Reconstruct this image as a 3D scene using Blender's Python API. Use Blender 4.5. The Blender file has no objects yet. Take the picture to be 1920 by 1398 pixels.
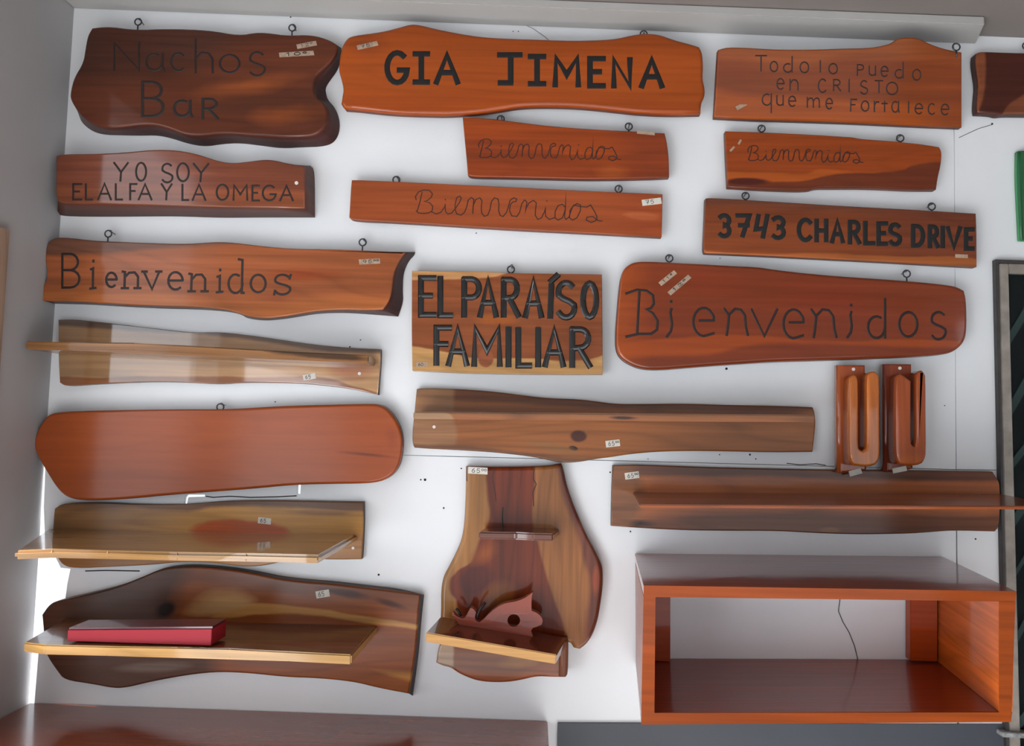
import bpy, bmesh, math
from mathutils import Vector, Matrix

# ------------------------------------------------------------------ camera
F, CX, CY, W, H = 1450.0, 960.0, 699.0, 1920.0, 1398.0
D, S = 1.96, 0.00135
n_c = Vector((40.0, -101.0, -F)).normalized()          # wall normal (+Y) seen from the camera
up_c = Vector((0.022, 1.0, 0.0)); up_c = (up_c - n_c * up_c.dot(n_c)).normalized()
rt_c = n_c.cross(up_c).normalized()
R = Matrix((rt_c, n_c, up_c))                          # camera coords -> world coords
CAM = Vector((0, -D, 1.5))

def lean(z0, d0, k):
    """depth of a board leaning forward: d = d0 + k*(z-z0)"""
    def f(px, py):
        w = R @ Vector((px - CX, CY - py, -F)); t = (D - d0 - k*(1.5 - z0)) / (w.y + k*w.z)
        return D - t*w.y
    return f

def P(px, py, d=0.0):
    """world point seen at pixel (px,py) lying d metres in front of the back wall"""
    w = R @ Vector((px - CX, CY - py, -F))
    return CAM + w * ((D - d) / w.y)

scn = bpy.context.scene
cam_d = bpy.data.cameras.new('camera'); cam = bpy.data.objects.new('camera', cam_d)
scn.collection.objects.link(cam)
cam_d.sensor_width = 36; cam_d.lens = F / W * 36; cam_d.clip_start = 0.02
cam.matrix_world = Matrix.Translation(CAM) @ R.to_4x4()
scn.camera = cam

# ------------------------------------------------------------------ light
EXPOSURE = -0.88
ALB = 1.0
wd = bpy.data.worlds.new('sky'); scn.world = wd; wd.use_nodes = True
bg = wd.node_tree.nodes['Background']; bg.inputs[0].default_value = (0.86, 0.93, 1.0, 1); bg.inputs[1].default_value = 2.6

def area(name, loc, direction, sx, sy, power, col, spread=math.pi):
    l = bpy.data.lights.new(name, 'AREA'); l.shape = 'RECTANGLE'; l.size = sx; l.size_y = sy
    l.energy = power; l.color = col; l.spread = spread
    o = bpy.data.objects.new(name, l); scn.collection.objects.link(o)
    o.location = loc; o.rotation_euler = Vector(direction).to_track_quat('-Z', 'Y').to_euler()
    return o
XL = P(112, 430).x                                     # left wall plane
XR, YF, ZC = 2.9, -4.0, 2.75
# daylight: narrow side doorway, wide side opening further back, unseen added fills low there and behind the camera
area('daylight_side_door', (XL - 0.10, -0.70, 1.24), (1, 0, 0), 0.74, 2.36, 11, (0.92, 0.95, 1.0))
area('low_side_fill', (XL - 0.10, -2.40, 0.45), (1, 0, 0), 2.0, 0.88, 80, (0.86, 0.94, 1.0))  # added low lamp: brightens the lower wall, placed where boards barely mirror it
area('daylight_side_opening', (XL - 0.10, -2.40, 1.33), (1, 0, 0), 2.0, 0.86, 16, (0.95, 0.97, 1.0))
area('daylight_high_window', (XR + 0.06, -3.3, 2.12), (-1, 0, 0), 0.36, 0.36, 7, (0.85, 0.9, 1.0))
sl = bpy.data.lights.new('sun', 'SUN'); sl.energy = 60; sl.angle = 0.03; sl.color = (0.95, 0.97, 1.0)
so = bpy.data.objects.new('sun', sl); scn.collection.objects.link(so)
so.rotation_euler = Vector((1.0, -0.07, -0.95)).to_track_quat('-Z', 'Y').to_euler()
area('front_fill', (0.85, YF - 0.05, 0.85), (0, 1, 0.0), 3.6, 1.6, 14, (0.90, 0.95, 1.0))  # added frontal fill lamp, its source unseen
scn.view_settings.view_transform = 'Standard'; scn.view_settings.look = 'None'
scn.view_settings.exposure = EXPOSURE; scn.view_settings.gamma = 1; scn.view_settings.use_curve_mapping = False

# ------------------------------------------------------------------ helpers
def lin(h):
    h = h.lstrip('#'); r = []
    for i in (0, 2, 4):
        v = int(h[i:i+2], 16) / 255
        r.append(v / 12.92 if v <= 0.04045 else ((v + 0.055) / 1.055) ** 2.4)
    return (*r, 1.0)

def plain(name, col, rough=0.5, metal=0.0, coat=0.0, bump=0.0, var=0.0, vscale=6.0):
    m = bpy.data.materials.new(name); m.use_nodes = True; nt = m.node_tree; b = nt.nodes['Principled BSDF']
    b.inputs['Base Color'].default_value = lin(col); b.inputs['Roughness'].default_value = rough
    b.inputs['Metallic'].default_value = metal; b.inputs['Coat Weight'].default_value = coat
    b.inputs['Coat Roughness'].default_value = 0.08
    tc = nt.nodes.new('ShaderNodeTexCoord')
    if var:
        n = nt.nodes.new('ShaderNodeTexNoise'); n.inputs['Scale'].default_value = vscale; n.inputs['Detail'].default_value = 5
        nt.links.new(tc.outputs['Object'], n.inputs['Vector'])
        mr = nt.nodes.new('ShaderNodeMapRange'); mr.inputs['From Min'].default_value = 0.3; mr.inputs['From Max'].default_value = 0.7
        mr.inputs['To Min'].default_value = 1 - var; mr.inputs['To Max'].default_value = 1 + var * 0.4
        nt.links.new(n.outputs['Fac'], mr.inputs['Value'])
        mx = nt.nodes.new('ShaderNodeVectorMath'); mx.operation = 'SCALE'; mx.inputs[0].default_value = lin(col)[:3]
        nt.links.new(mr.outputs[0], mx.inputs['Scale']); nt.links.new(mx.outputs[0], b.inputs['Base Color'])
    if bump:
        n = nt.nodes.new('ShaderNodeTexNoise'); n.inputs['Scale'].default_value = 45; n.inputs['Detail'].default_value = 6
        nt.links.new(tc.outputs['Object'], n.inputs['Vector'])
        bp = nt.nodes.new('ShaderNodeBump'); bp.inputs['Strength'].default_value = bump; bp.inputs['Distance'].default_value = 0.002
        nt.links.new(n.outputs['Fac'], bp.inputs['Height']); nt.links.new(bp.outputs[0], b.inputs['Normal'])
    return m

def wood(name, base, feats=(), d=0.02, vertical=False, rough=0.42, coat=0.6, cb=0.12, ior=1.46, grain=0.35, figure=0.35, coat_rough=0.09,
         dark='#3a1c10', scale=1.0, tilt=None, wob=0.004):
    """varnished timber: uv = metres on the face; feats = colour zones of the timber (heartwood / sapwood
    boundaries, knots, some painted shade) given where they lie on the board"""
    m = bpy.data.materials.new(name); m.use_nodes = True; nt = m.node_tree; N = nt.nodes; L = nt.links
    b = N['Principled BSDF']
    def mth(op, a, c=None, clamp=False):
        n = N.new('ShaderNodeMath'); n.operation = op; n.use_clamp = clamp
        for i, v in enumerate((a, c)):
            if v is None: continue
            if isinstance(v, (int, float)): n.inputs[i].default_value = v
            else: L.new(v, n.inputs[i])
        return n.outputs[0]
    uv = N.new('ShaderNodeUVMap'); sep = N.new('ShaderNodeSeparateXYZ'); L.new(uv.outputs[0], sep.inputs[0])
    U, V = sep.outputs[0], sep.outputs[1]
    def noise(sx, sy, det=3, off=0.0, rough_=0.55):
        mp = N.new('ShaderNodeMapping'); mp.inputs['Scale'].default_value = (sx, sy, 1); mp.inputs['Location'].default_value = (off, off * 1.7, off)
        L.new(uv.outputs[0], mp.inputs['Vector'])
        n = N.new('ShaderNodeTexNoise'); n.inputs['Scale'].default_value = 1; n.inputs['Detail'].default_value = det
        n.inputs['Roughness'].default_value = rough_
        L.new(mp.outputs[0], n.inputs['Vector']); return n.outputs['Fac']
    a = (sum(map(ord, name)) % 97) * 1.37
    al, ac = (2.2 * scale, 75 * scale)
    sx, sy = (ac, al) if vertical else (al, ac)
    streak = noise(sx, sy, 4, a)
    mid = noise(*((11 * scale, 1.3 * scale) if vertical else (1.3 * scale, 11 * scale)), 3, a + 5)
    warp = mth('SUBTRACT', noise(9, 9, 3, a + 9), 0.5)
    # rings: contour lines of a stretched noise field
    fld = noise(*((7 * scale, 0.9 * scale) if vertical else (0.9 * scale, 7 * scale)), 1, a + 13)
    ring = mth('ABSOLUTE', mth('SUBTRACT', mth('FRACT', mth('MULTIPLY', fld, 11)), 0.5))
    col = None
    def mix(fac, c1, c2):
        n = N.new('ShaderNodeMix'); n.data_type = 'RGBA'
        if isinstance(fac, float): n.inputs[0].default_value = fac
        else: L.new(fac, n.inputs[0])
        for i, c in ((6, c1), (7, c2)):
            if isinstance(c, tuple): n.inputs[i].default_value = c
            else: L.new(c, n.inputs[i])
        return n.outputs[2]
    col = lin(base)
    for f in feats:
        kind = f[0]
        if kind in ('below', 'above', 'left', 'right'):
            pts = [P(x, y, d) for x, y in f[1]]
            if kind in ('below', 'above'): q = sorted((p.x, p.z) for p in pts); A_, B_ = U, V
            else: q = sorted((p.z, p.x) for p in pts); A_, B_ = V, U
            a0, a1 = q[0][0], q[-1][0]; b0 = min(p[1] for p in q) - 0.01; b1 = max(p[1] for p in q) + 0.01
            fc = N.new('ShaderNodeFloatCurve'); cv = fc.mapping.curves[0]; fc.mapping.extend = 'HORIZONTAL'
            nrm = [((p[0] - a0) / (a1 - a0), (p[1] - b0) / (b1 - b0)) for p in q]
            cv.points[0].location = nrm[0]; cv.points[1].location = nrm[-1]
            for p in nrm[1:-1]: cv.points.new(*p)
            fc.mapping.update()
            L.new(mth('DIVIDE', mth('SUBTRACT', A_, a0), a1 - a0, True), fc.inputs['Value'])
            bound = mth('ADD', mth('MULTIPLY', fc.outputs[0], b1 - b0), b0)
            bound = mth('ADD', bound, mth('MULTIPLY', warp, wob * 3))
            diff = mth('SUBTRACT', bound, B_) if kind in ('below', 'left') else mth('SUBTRACT', B_, bound)
            msk = mth('ADD', mth('DIVIDE', diff, f[3] * S), 0.5, True)
        else:                                              # spot: (cx,cy,rx,ry,rot)
            cx, cy, rx, ry, rot = f[1]; p = P(cx, cy, d)
            dx = mth('SUBTRACT', U, p.x); dy = mth('SUBTRACT', V, p.z)
            ca, sa = math.cos(math.radians(rot)), math.sin(math.radians(rot))
            e1 = mth('DIVIDE', mth('ADD', mth('MULTIPLY', dx, ca), mth('MULTIPLY', dy, sa)), rx * S)
            e2 = mth('DIVIDE', mth('SUBTRACT', mth('MULTIPLY', dy, ca), mth('MULTIPLY', dx, sa)), ry * S)
            r = mth('SQRT', mth('ADD', mth('MULTIPLY', e1, e1), mth('MULTIPLY', e2, e2)))
            r = mth('ADD', r, mth('MULTIPLY', warp, 0.9))
            msk = mth('DIVIDE', mth('SUBTRACT', 1.0, r), f[3], True)
        if len(f) > 4: msk = mth('MULTIPLY', msk, f[4])
        col = mix(msk, col, lin(f[2]))
    def fac(x, lo, hi, t0, t1):
        n = N.new('ShaderNodeMapRange'); n.inputs[1].default_value = lo; n.inputs[2].default_value = hi
        n.inputs[3].default_value = t0; n.inputs[4].default_value = t1; L.new(x, n.inputs[0]); return n.outputs[0]
    g = mth('MULTIPLY', fac(streak, 0.3, 0.7, 1 - grain * 0.7, 1 + grain * 0.3), fac(mid, 0.3, 0.7, 1 - figure * 0.7, 1 + figure * 0.35))
    g = mth('MULTIPLY', g, fac(ring, 0.0, 0.25, 1 - figure * 0.45, 1.0))
    sc = N.new('ShaderNodeVectorMath'); sc.operation = 'SCALE'
    if isinstance(col, tuple): sc.inputs[0].default_value = col[:3]
    else: L.new(col, sc.inputs[0])
    g = mth('MULTIPLY', g, ALB); L.new(g, sc.inputs['Scale'])
    L.new(sc.outputs[0], b.inputs['Base Color'])
    b.inputs['Roughness'].default_value = rough; b.inputs['Coat Weight'].default_value = coat
    b.inputs['Specular IOR Level'].default_value = 0.12
    b.inputs['Coat Roughness'].default_value = coat_rough; b.inputs['Coat IOR'].default_value = ior
    bp = N.new('ShaderNodeBump'); bp.inputs['Strength'].default_value = 0.25; bp.inputs['Distance'].default_value = 0.0012
    L.new(streak, bp.inputs['Height']); L.new(bp.outputs[0], b.inputs['Normal'])
    b2 = N.new('ShaderNodeBump'); b2.inputs['Strength'].default_value = cb; b2.inputs['Distance'].default_value = 0.004
    L.new(mid, b2.inputs['Height']); L.new(b2.outputs[0], b.inputs['Coat Normal'])
    return m

def link(name, me, mats, parent=None):
    for m in (mats if isinstance(mats, (list, tuple)) else [mats]): me.materials.append(m)
    # uv: metres, dominant axis per face
    uvl = me.uv_layers.new(name='UVMap')
    for p in me.polygons:
        n = p.normal
        ax = 1 if abs(n.y) >= abs(n.z) * 0.8 and abs(n.y) >= abs(n.x) * 0.8 else (2 if abs(n.z) > abs(n.x) else 0)
        for li in p.loop_indices:
            v = me.vertices[me.loops[li].vertex_index].co
            uvl.data[li].uv = (v.x, v.z) if ax == 1 else ((v.x, v.y + 0.37) if ax == 2 else (v.y + 0.2, v.z))
    o = bpy.data.objects.new(name, me); scn.collection.objects.link(o)
    if parent is not None:
        off = Vector(parent['_loc'])
        me.transform(Matrix.Translation(-off)); o.parent = parent
    return o

def from_bm(name, bm, mats, parent=None, smooth=None):
    bmesh.ops.recalc_face_normals(bm, faces=bm.faces)
    if smooth is not None:
        for f in bm.faces: f.smooth = smooth
    me = bpy.data.meshes.new(name); bm.to_mesh(me); bm.free()
    return link(name, me, mats, parent)

def thing(name, label, cat, loc, group=None):
    o = bpy.data.objects.new(name, None); scn.collection.objects.link(o); o.location = loc
    o.empty_display_size = 0.05; o['label'] = label; o['category'] = cat; o['_loc'] = tuple(loc)
    if group: o['group'] = group
    return o
def tag(o, label, cat, group=None):
    o['label'] = label; o['category'] = cat
    if group: o['group'] = group
    return o
def struct(o): o['kind'] = 'structure'; return o

def smooth_poly(pts, it=2, ang=42):
    """corner cutting, real corners kept"""
    n = len(pts); keep = []
    for i in range(n):
        a, b, c = pts[i-1], pts[i], pts[(i+1) % n]
        u = Vector((b[0]-a[0], b[1]-a[1])); v = Vector((c[0]-b[0], c[1]-b[1]))
        t = math.degrees(u.angle(v, 0)) if u.length > 1e-6 and v.length > 1e-6 else 0
        keep.append(t > ang)
    cur = [(tuple(p), k) for p, k in zip(pts, keep)]
    for _ in range(it):
        nx = []; n = len(cur)
        for i in range(n):
            (p, k) = cur[i]; a = cur[i-1][0]; c = cur[(i+1) % n][0]
            r = 0.25
            if k: nx.append((p, True))
            else:
                nx.append((tuple(p[j] + (a[j]-p[j])*r for j in range(len(p))), False))
                nx.append((tuple(p[j] + (c[j]-p[j])*r for j in range(len(p))), False))
        cur = nx
    return [p for p, _ in cur]

def slab(name, px, dfront, thick, mats, parent, bevel=0.004, smooth=2, dfun=None, kk=0.0):
    """board whose front outline is px (pixels); 4-tuples also give where the back outline shows"""
    q = []
    for p in px:
        df = dfun(p[0], p[1]) if dfun else dfront
        f = P(p[0], p[1], df)
        b = P(p[2], p[3], max(df - thick, 0.001)) if len(p) > 2 else f
        q.append((f.x, f.z, b.x, b.z, df))
    q = smooth_poly(q, smooth)
    area_ = sum(q[i-1][0]*q[i][1] - q[i][0]*q[i-1][1] for i in range(len(q)))
    if area_ < 0: q.reverse()
    n = len(q); nor = []
    for i in range(n):
        a, c = q[i-1], q[(i+1) % n]
        t = Vector((c[0]-a[0], c[1]-a[1])); t = t.normalized() if t.length else Vector((1, 0))
        nor.append(Vector((-t.y, t.x)))        # inward for ccw
    bm = bmesh.new(); rings = []
    def ring(f):
        rings.append([bm.verts.new(f(i)) for i in range(n)])
    ring(lambda i: (q[i][2], -max(q[i][4]-thick, 0.001), q[i][3]))
    ring(lambda i: (q[i][0] , -(q[i][4]-bevel), q[i][1]))
    for t in (30, 60, 90):
        s, c = math.sin(math.radians(t)), math.cos(math.radians(t))
        ring(lambda i: (q[i][0] + nor[i].x*bevel*(1-c), -(q[i][4]-bevel*(1-s) + kk*nor[i].y*bevel*(1-c)), q[i][1] + nor[i].y*bevel*(1-c)))
    for r0, r1 in zip(rings[:-1], rings[1:]):
        for i in range(n):
            f = bm.faces.new((r0[i], r0[(i+1) % n], r1[(i+1) % n], r1[i])); f.smooth = True
            if r0 is rings[0] and len(mats) > 1: f.material_index = 1
    bm.faces.new(rings[-1]); fb = bm.faces.new(list(reversed(rings[0])))
    if len(mats) > 1: fb.material_index = 1
    bmesh.ops.recalc_face_normals(bm, faces=bm.faces)
    me = bpy.data.meshes.new(name); bm.to_mesh(me); bm.free()
    return link(name, me, mats, parent)

def hexa(name, top, vec=None, bottom=None, mats=None, parent=None, bevel=0.003, seg=2):
    """solid between the ring of points `top` and the ring `bottom` (or top+vec)"""
    bm = bmesh.new()
    a = [bm.verts.new(p) for p in top]
    b = [bm.verts.new(Vector(p) + Vector(vec)) if vec is not None else bm.verts.new(q) for p, q in zip(top, bottom or top)]
    bm.faces.new(a); bm.faces.new(list(reversed(b)))
    n = len(a)
    for i in range(n): bm.faces.new((a[i], b[i], b[(i+1) % n], a[(i+1) % n]))
    bmesh.ops.recalc_face_normals(bm, faces=bm.faces)
    if bevel: bmesh.ops.bevel(bm, geom=list(bm.edges), offset=bevel, segments=seg, affect='EDGES', clamp_overlap=True)
    return from_bm(name, bm, mats, parent)

def box(name, p0, p1, mats, parent=None, bevel=0.0):
    x0, y0, z0 = p0; x1, y1, z1 = p1
    return hexa(name, [(x0, y0, z1), (x1, y0, z1), (x1, y1, z1), (x0, y1, z1)], vec=(0, 0, z0 - z1), mats=mats, parent=parent, bevel=bevel)

def plank(name, front, back, thick, mats, parent, bevel=0.003):
    """front: (px,py,depth) along the top front edge; back: px x-positions of the back corners, right to left order"""
    pts = [P(*f) for f in front]
    zr, zl = pts[-1].z, pts[0].z; fr, fl = front[-1], front[0]
    def bp_(bx, src, z, d=0.004):
        # the y pixel only matters through the camera roll
        p = P(bx, src[1], d); return Vector((p.x, -d, z))
    backs = [bp_(back[0], fr, zr), bp_(back[1], fl, zl)]
    top = pts + backs
    return hexa(name, top, vec=(0, 0, -thick), mats=mats, parent=parent, bevel=bevel)

def tube_bm(bm, pts, r, seg=6, caps=True):
    pts = [Vector(p) for p in pts]; rings = []
    for i, p in enumerate(pts):
        t = (pts[min(i+1, len(pts)-1)] - pts[max(i-1, 0)]).normalized()
        u = t.orthogonal().normalized() if not rings else (pu - t * pu.dot(t)).normalized()
        pu = u; v = t.cross(u)
        rings.append([bm.verts.new(p + (u*math.cos(2*math.pi*k/seg) + v*math.sin(2*math.pi*k/seg)) * r) for k in range(seg)])
    for a, b in zip(rings[:-1], rings[1:]):
        for k in range(seg): bm.faces.new((a[k], a[(k+1) % seg], b[(k+1) % seg], b[k])).smooth = True
    if caps: bm.faces.new(list(reversed(rings[0]))); bm.faces.new(rings[-1])

# ------------------------------------------------------------------ lettering strokes
def arc(cx, cy, rx, ry, a0, a1, n=9):
    return [(cx + rx*math.cos(math.radians(a0+(a1-a0)*i/n)), cy + ry*math.sin(math.radians(a0+(a1-a0)*i/n))) for i in range(n+1)]
O_ = arc(.5, .5, .5, .5, 90, 450, 16)
SS = arc(.5, .73, .44, .27, 40, 200, 8) + [(.3, .55), (.7, .46)] + arc(.5, .27, .47, .27, 20, -150, 8)
G = {
 'A': [[(0, 0), (.5, 1), (1, 0)], [(.2, .36), (.8, .36)]],
 'B': [[(.08, 0), (.08, 1)], [(.08, 1), (.5, 1)] + arc(.5, .76, .4, .24, 90, -90, 7) + [(.08, .52)], [(.5, .52)] + arc(.5, .26, .48, .26, 90, -90, 7) + [(.08, 0)]],
 'C': [arc(.55, .5, .52, .5, 45, 315, 14)],
 'D': [[(.05, 0), (.05, 1)], [(.05, 1), (.4, 1)] + arc(.4, .5, .58, .5, 85, -85, 10) + [(.05, 0)]],
 'E': [[(1, 1), (.08, 1), (.08, 0), (1, 0)], [(.08, .52), (.75, .52)]],
 'F': [[(1, 1), (.08, 1), (.08, 0)], [(.08, .55), (.75, .55)]],
 'G': [arc(.52, .5, .5, .5, 50, 330, 14) + [(1, .42), (.6, .42)]],
 'H': [[(.05, 0), (.05, 1)], [(.95, 0), (.95, 1)], [(.05, .5), (.95, .5)]],
 'I': [[(.5, 0), (.5, 1)]],
 'Iserif': [[(.5, 0), (.5, 1)], [(.05, 1), (.95, 1)], [(.05, 0), (.95, 0)]],
 'Jserif': [[(.55, 1), (.55, .1)], [(.02, 1), (1, 1)], [(.05, 0.03), (.58, 0.03)]],
 'L': [[(.08, 1), (.08, 0), (1, 0)]],
 'M': [[(.02, 0), (.06, 1), (.5, .38), (.94, 1), (.98, 0)]],
 'N': [[(.03, 0), (.03, 1), (.97, 0), (.97, 1)]],
 'O': [O_], 'P': [[(.1, 0), (.1, 1)], [(.1, 1), (.5, 1)] + arc(.5, .75, .42, .25, 85, -85, 7) + [(.1, .5)]],
 'R': [[(.08, 0), (.08, 1)], [(.08, 1), (.5, 1)] + arc(.5, .75, .42, .25, 85, -85, 7) + [(.1, .48)], [(.45, .48), (1, 0)]],
 'S': [SS], 'T': [[(.5, 0), (.5, 1)], [(0, 1), (1, 1)]],
 'V': [[(0, 1), (.5, 0), (1, 1)]], 'Y': [[(0, 1), (.5, .48), (1, 1)], [(.5, .48), (.45, 0)]],
 'a': [arc(.45, .5, .44, .5, 60, 360, 12), [(.9, 1), (.9, .2), (1, 0)]],
 'c': [arc(.55, .5, .52, .5, 50, 310, 12)],
 'd': [arc(.48, .27, .47, .28, 60, 360, 12), [(.95, 1), (.95, 0)]],
 'dserif': [arc(.48, .27, .47, .28, 60, 360, 12), [(.7, 1), (.95, .98), (.9, 0), (1.05, 0)]],
 'e': [[(.1, .52), (.97, .52)] + arc(.52, .5, .47, .5, 5, 310, 13)],
 'ecut': [[(.33, .55), (1, .55), (1, .7)] + arc(.52, .5, .5, .5, 35, 290, 12) + [(1, .1)]],
 'h': [[(.1, 0), (.1, 1)], [(.1, .4), (.4, .6), (.75, .58), (.95, .42), (.97, 0)]],
 'i': [[(.5, 0), (.5, .7)], [(.5, .93), (.5, .97)]],
 'iserif': [[(.2, .68), (.55, .72), (.5, 0)], [(.1, 0), (.95, 0.03)], [(.6, .95), (.6, 1)]],
 'icut': [[(.9, .78), (.7, .68), (1, .35), (.8, .15), (.1, 0)], [(.85, .97), (.85, 1)]],
 'l': [[(.5, 0), (.5, 1)]],
 'm': [[(.03, 0), (.03, 1)], [(.03, .7), (.2, .97), (.4, .95), (.5, .7), (.5, 0)], [(.5, .7), (.68, .97), (.88, .95), (.97, .7), (.97, 0)]],
 'n': [[(.08, 0), (.08, 1)], [(.08, .65), (.35, .97), (.72, .97), (.94, .7), (.95, 0)]],
 'nserif': [[(.05, 1), (.18, .97), (.15, 0)], [(0, 0), (.35, 0)], [(.17, .65), (.4, .93), (.7, .95), (.88, .7), (.87, 0)], [(.68, 0), (1.02, 0)]],
 'ncut': [[(0, 1), (.2, .75), (.15, .3), (.1, 0)], [(.18, .75), (.45, 1), (.7, .97), (.88, .75), (.92, .3), (1, 0)]],
 'o': [O_], 'q': [arc(.48, .7, .47, .3, 60, 360, 12), [(.95, 1), (.95, 0)]],
 'r': [[(.15, 0), (.15, 1)], [(.15, .65), (.5, .97), (.95, .95)]],
 's': [SS], 'sserif': [SS, [(1, 1), (.93, .8)], [(.0, 0), (.05, .2)]],
 't': [[(.5, 0), (.5, 1)], [(.05, .8), (.95, .8)]],
 'u': [[(.05, 1), (.05, .3)] + arc(.5, .3, .45, .3, 180, 350, 7), [(.95, 1), (.95, 0)]],
 'v': [[(0, 1), (.5, 0), (1, 1)]],
 'vserif': [[(.05, 1), (.5, 0), (.9, 1)], [(-.05, 1), (.22, 1)], [(.72, 1), (1.03, 1)]],
 'Bcut': [[(0, .92), (.35, 1), (.65, .98), (.85, .88), (.88, .7), (.78, .6), (.65, .58), (.85, .5), (1, .33), (.98, .15), (.8, .06), (.4, .06), (0, 0)], [(.42, .98), (.35, .06)]],
 'Iacute': [[(.35, 0), (.45, .8)], [(.4, .9), (.95, 1.05)]],
 '3': [arc(.45, .76, .5, .25, 140, -80, 8) + arc(.45, .27, .52, .27, 80, -140, 8)],
 '7': [[(0, 1), (1, 1), (.45, 0)], [(.2, .52), (.9, .52)]],
 '4': [[(.25, 1), (.05, .35), (.75, .4)], [(.95, 1), (.6, 0)]],
 '5': [[(.9, 1), (.2, 1), (.1, .55), (.5, .65)] + arc(.5, .33, .42, .33, 60, -150, 8)],
 '6': [[(.8, 1), (.3, .75), (.08, .35)] + arc(.5, .3, .42, .3, 170, 530, 10)],
 '9': [arc(.5, .68, .4, .32, 0, 360, 10) + [(.9, .6), (.6, 0)]],
 '1': [[(.2, .8), (.5, 1), (.5, 0)]], '0': [O_], '2': [[(.1, .8), (.5, 1), (.9, .75), (.05, 0), (1, 0)]],
}
def ribbon(bm, pts, w, h, yf):
    """pts world (x,z) list; raised rounded bead lying on the surface"""
    pts = [Vector(p) for p in pts]
    q = [pts[0]]
    for p in pts[1:]:
        if (p - q[-1]).length > 1e-5: q.append(p)
    if len(q) < 2: q.append(q[0] + Vector((w*0.3, 0)))
    e = (q[0]-q[1]).normalized() * w * 0.3; f = (q[-1]-q[-2]).normalized() * w * 0.3
    closed = (q[0]-q[-1]).length < w * 0.5 and len(q) > 6
    if not closed: q[0] = q[0] + e; q[-1] = q[-1] + f
    rings = []
    for i, p in enumerate(q):
        a = q[i-1] if i > 0 else (q[-2] if closed else q[0]); c = q[i+1] if i < len(q)-1 else (q[1] if closed else q[-1])
        u = (p-a).normalized() if (p-a).length > 1e-7 else (c-p).normalized()
        v = (c-p).normalized() if (c-p).length > 1e-7 else u
        t = (u+v); t = t.normalized() if t.length > 1e-4 else u
        nrm = Vector((-t.y, t.x)); k = 1/max(0.55, nrm.dot(Vector((-u.y, u.x))))
        y = yf(p) if callable(yf) else yf
        rings.append([bm.verts.new((p.x + nrm.x*o*w*k, -(y + hh), p.y + nrm.y*o*w*k)) for o, hh in ((-.5, -.0004), (-.3, h*.8), (0, h), (.3, h*.8), (.5, -.0004))])
    for a, b in zip(rings[:-1], rings[1:]):
        for k in range(4): bm.faces.new((a[k], b[k], b[k+1], a[k+1]))
    bm.faces.new(rings[0]); bm.faces.new(list(reversed(rings[-1])))

def letters(parent, text, d, wpx, mat, h=0.0008, dfun=None, name='letter', label=None):
    """text: list of (glyph, xl, xr, ytop, ybase) in pixels, each its own part"""
    for g, xl, xr, yt, yb in text:
        bm = bmesh.new()
        for pl in G[g]:
            pp = pl
            wp = []
            for x, y in pp:
                px_, py_ = xl + x*(xr-xl), yb + y*(yt-yb)
                dd = dfun(px_, py_) if dfun else d
                p = P(px_, py_, dd); wp.append(Vector((p.x, p.z)))
            ff = (lambda p, t=yt, b=yb: None)
            if dfun:
                dt, db = dfun(xl, yt), dfun(xl, yb); zt, zb = P(xl, yt, dt).z, P(xl, yb, db).z
                ff = lambda p, zt=zt, zb=zb, dt=dt, db=db: db + (dt-db)*(p.y-zb)/(zt-zb)
                ribbon(bm, wp, wpx*S, h, ff)
            else: ribbon(bm, wp, wpx*S, h, d)
        o = from_bm(name, bm, mat, parent, smooth=False)
        if label: o['label'] = label

CUR = [[(150,165),(145,140),(165,110),(200,95),(240,98),(262,120),(255,145),(225,170),(205,175),(245,185),(265,210),(260,240),(235,255),(200,258),(165,255),(150,240)],
 [(190,112),(178,170),(165,215),(158,240)],
 [(250,245),(290,262),(320,250),(345,215),(352,190),(350,215),(352,245),(370,262),(395,255),(420,225),(450,180),(462,150),(450,138),(430,150),(420,190),(418,230),(430,262),(460,270),(485,250),(500,210),(510,165),(530,148),(548,160),(545,200),(540,260),(545,200),(562,162),(590,150),(605,170),(600,220),(602,255),(620,278),(645,270),(660,230),(670,175),(690,150),(715,158),(722,190),(720,240),(730,272),(750,280),(775,250),(790,200),(800,165),(825,150),(845,158),(840,175),(815,180),(800,200),(795,240),(810,275),(845,280),(865,250),(880,190),(900,165),(915,180),(908,230),(900,265),(910,220),(930,185),(960,168),(980,185),(975,230),(972,270),(990,300),(1015,290),(1035,250),(1045,210),(1042,240),(1045,280),(1070,300),(1108,288)],
 [(1180,215),(1160,195),(1130,205),(1110,245),(1110,290),(1130,305),(1160,290),(1178,240),(1185,110),(1180,240),(1175,285),(1185,300),(1205,285),(1230,215),(1260,190),(1285,200),(1285,240),(1260,290),(1230,305),(1210,290),(1212,240),(1240,200),(1285,212),(1330,215),(1355,200),(1385,250),(1400,285),(1390,310),(1360,322),(1325,305),(1330,285),(1370,280),(1410,310),(1435,312)],
 [(350,160),(353,164)], [(1052,170),(1055,174)]]
def cursive(parent, x0, x1, yb0, yb1, Hc, d, wpx, mat):
    bm = bmesh.new()
    for pl in CUR:
        wp = []
        for x, y in pl:
            s = (x-145)/1290; base = 258+64*s; h = (base-y)/163
            p = P(x0+s*(x1-x0), yb0+s*(yb1-yb0)-h*Hc, d); wp.append(Vector((p.x, p.z)))
        ribbon(bm, wp, wpx*S, 0.0005, d)
    from_bm('lettering', bm, mat, parent, smooth=False)

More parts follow.
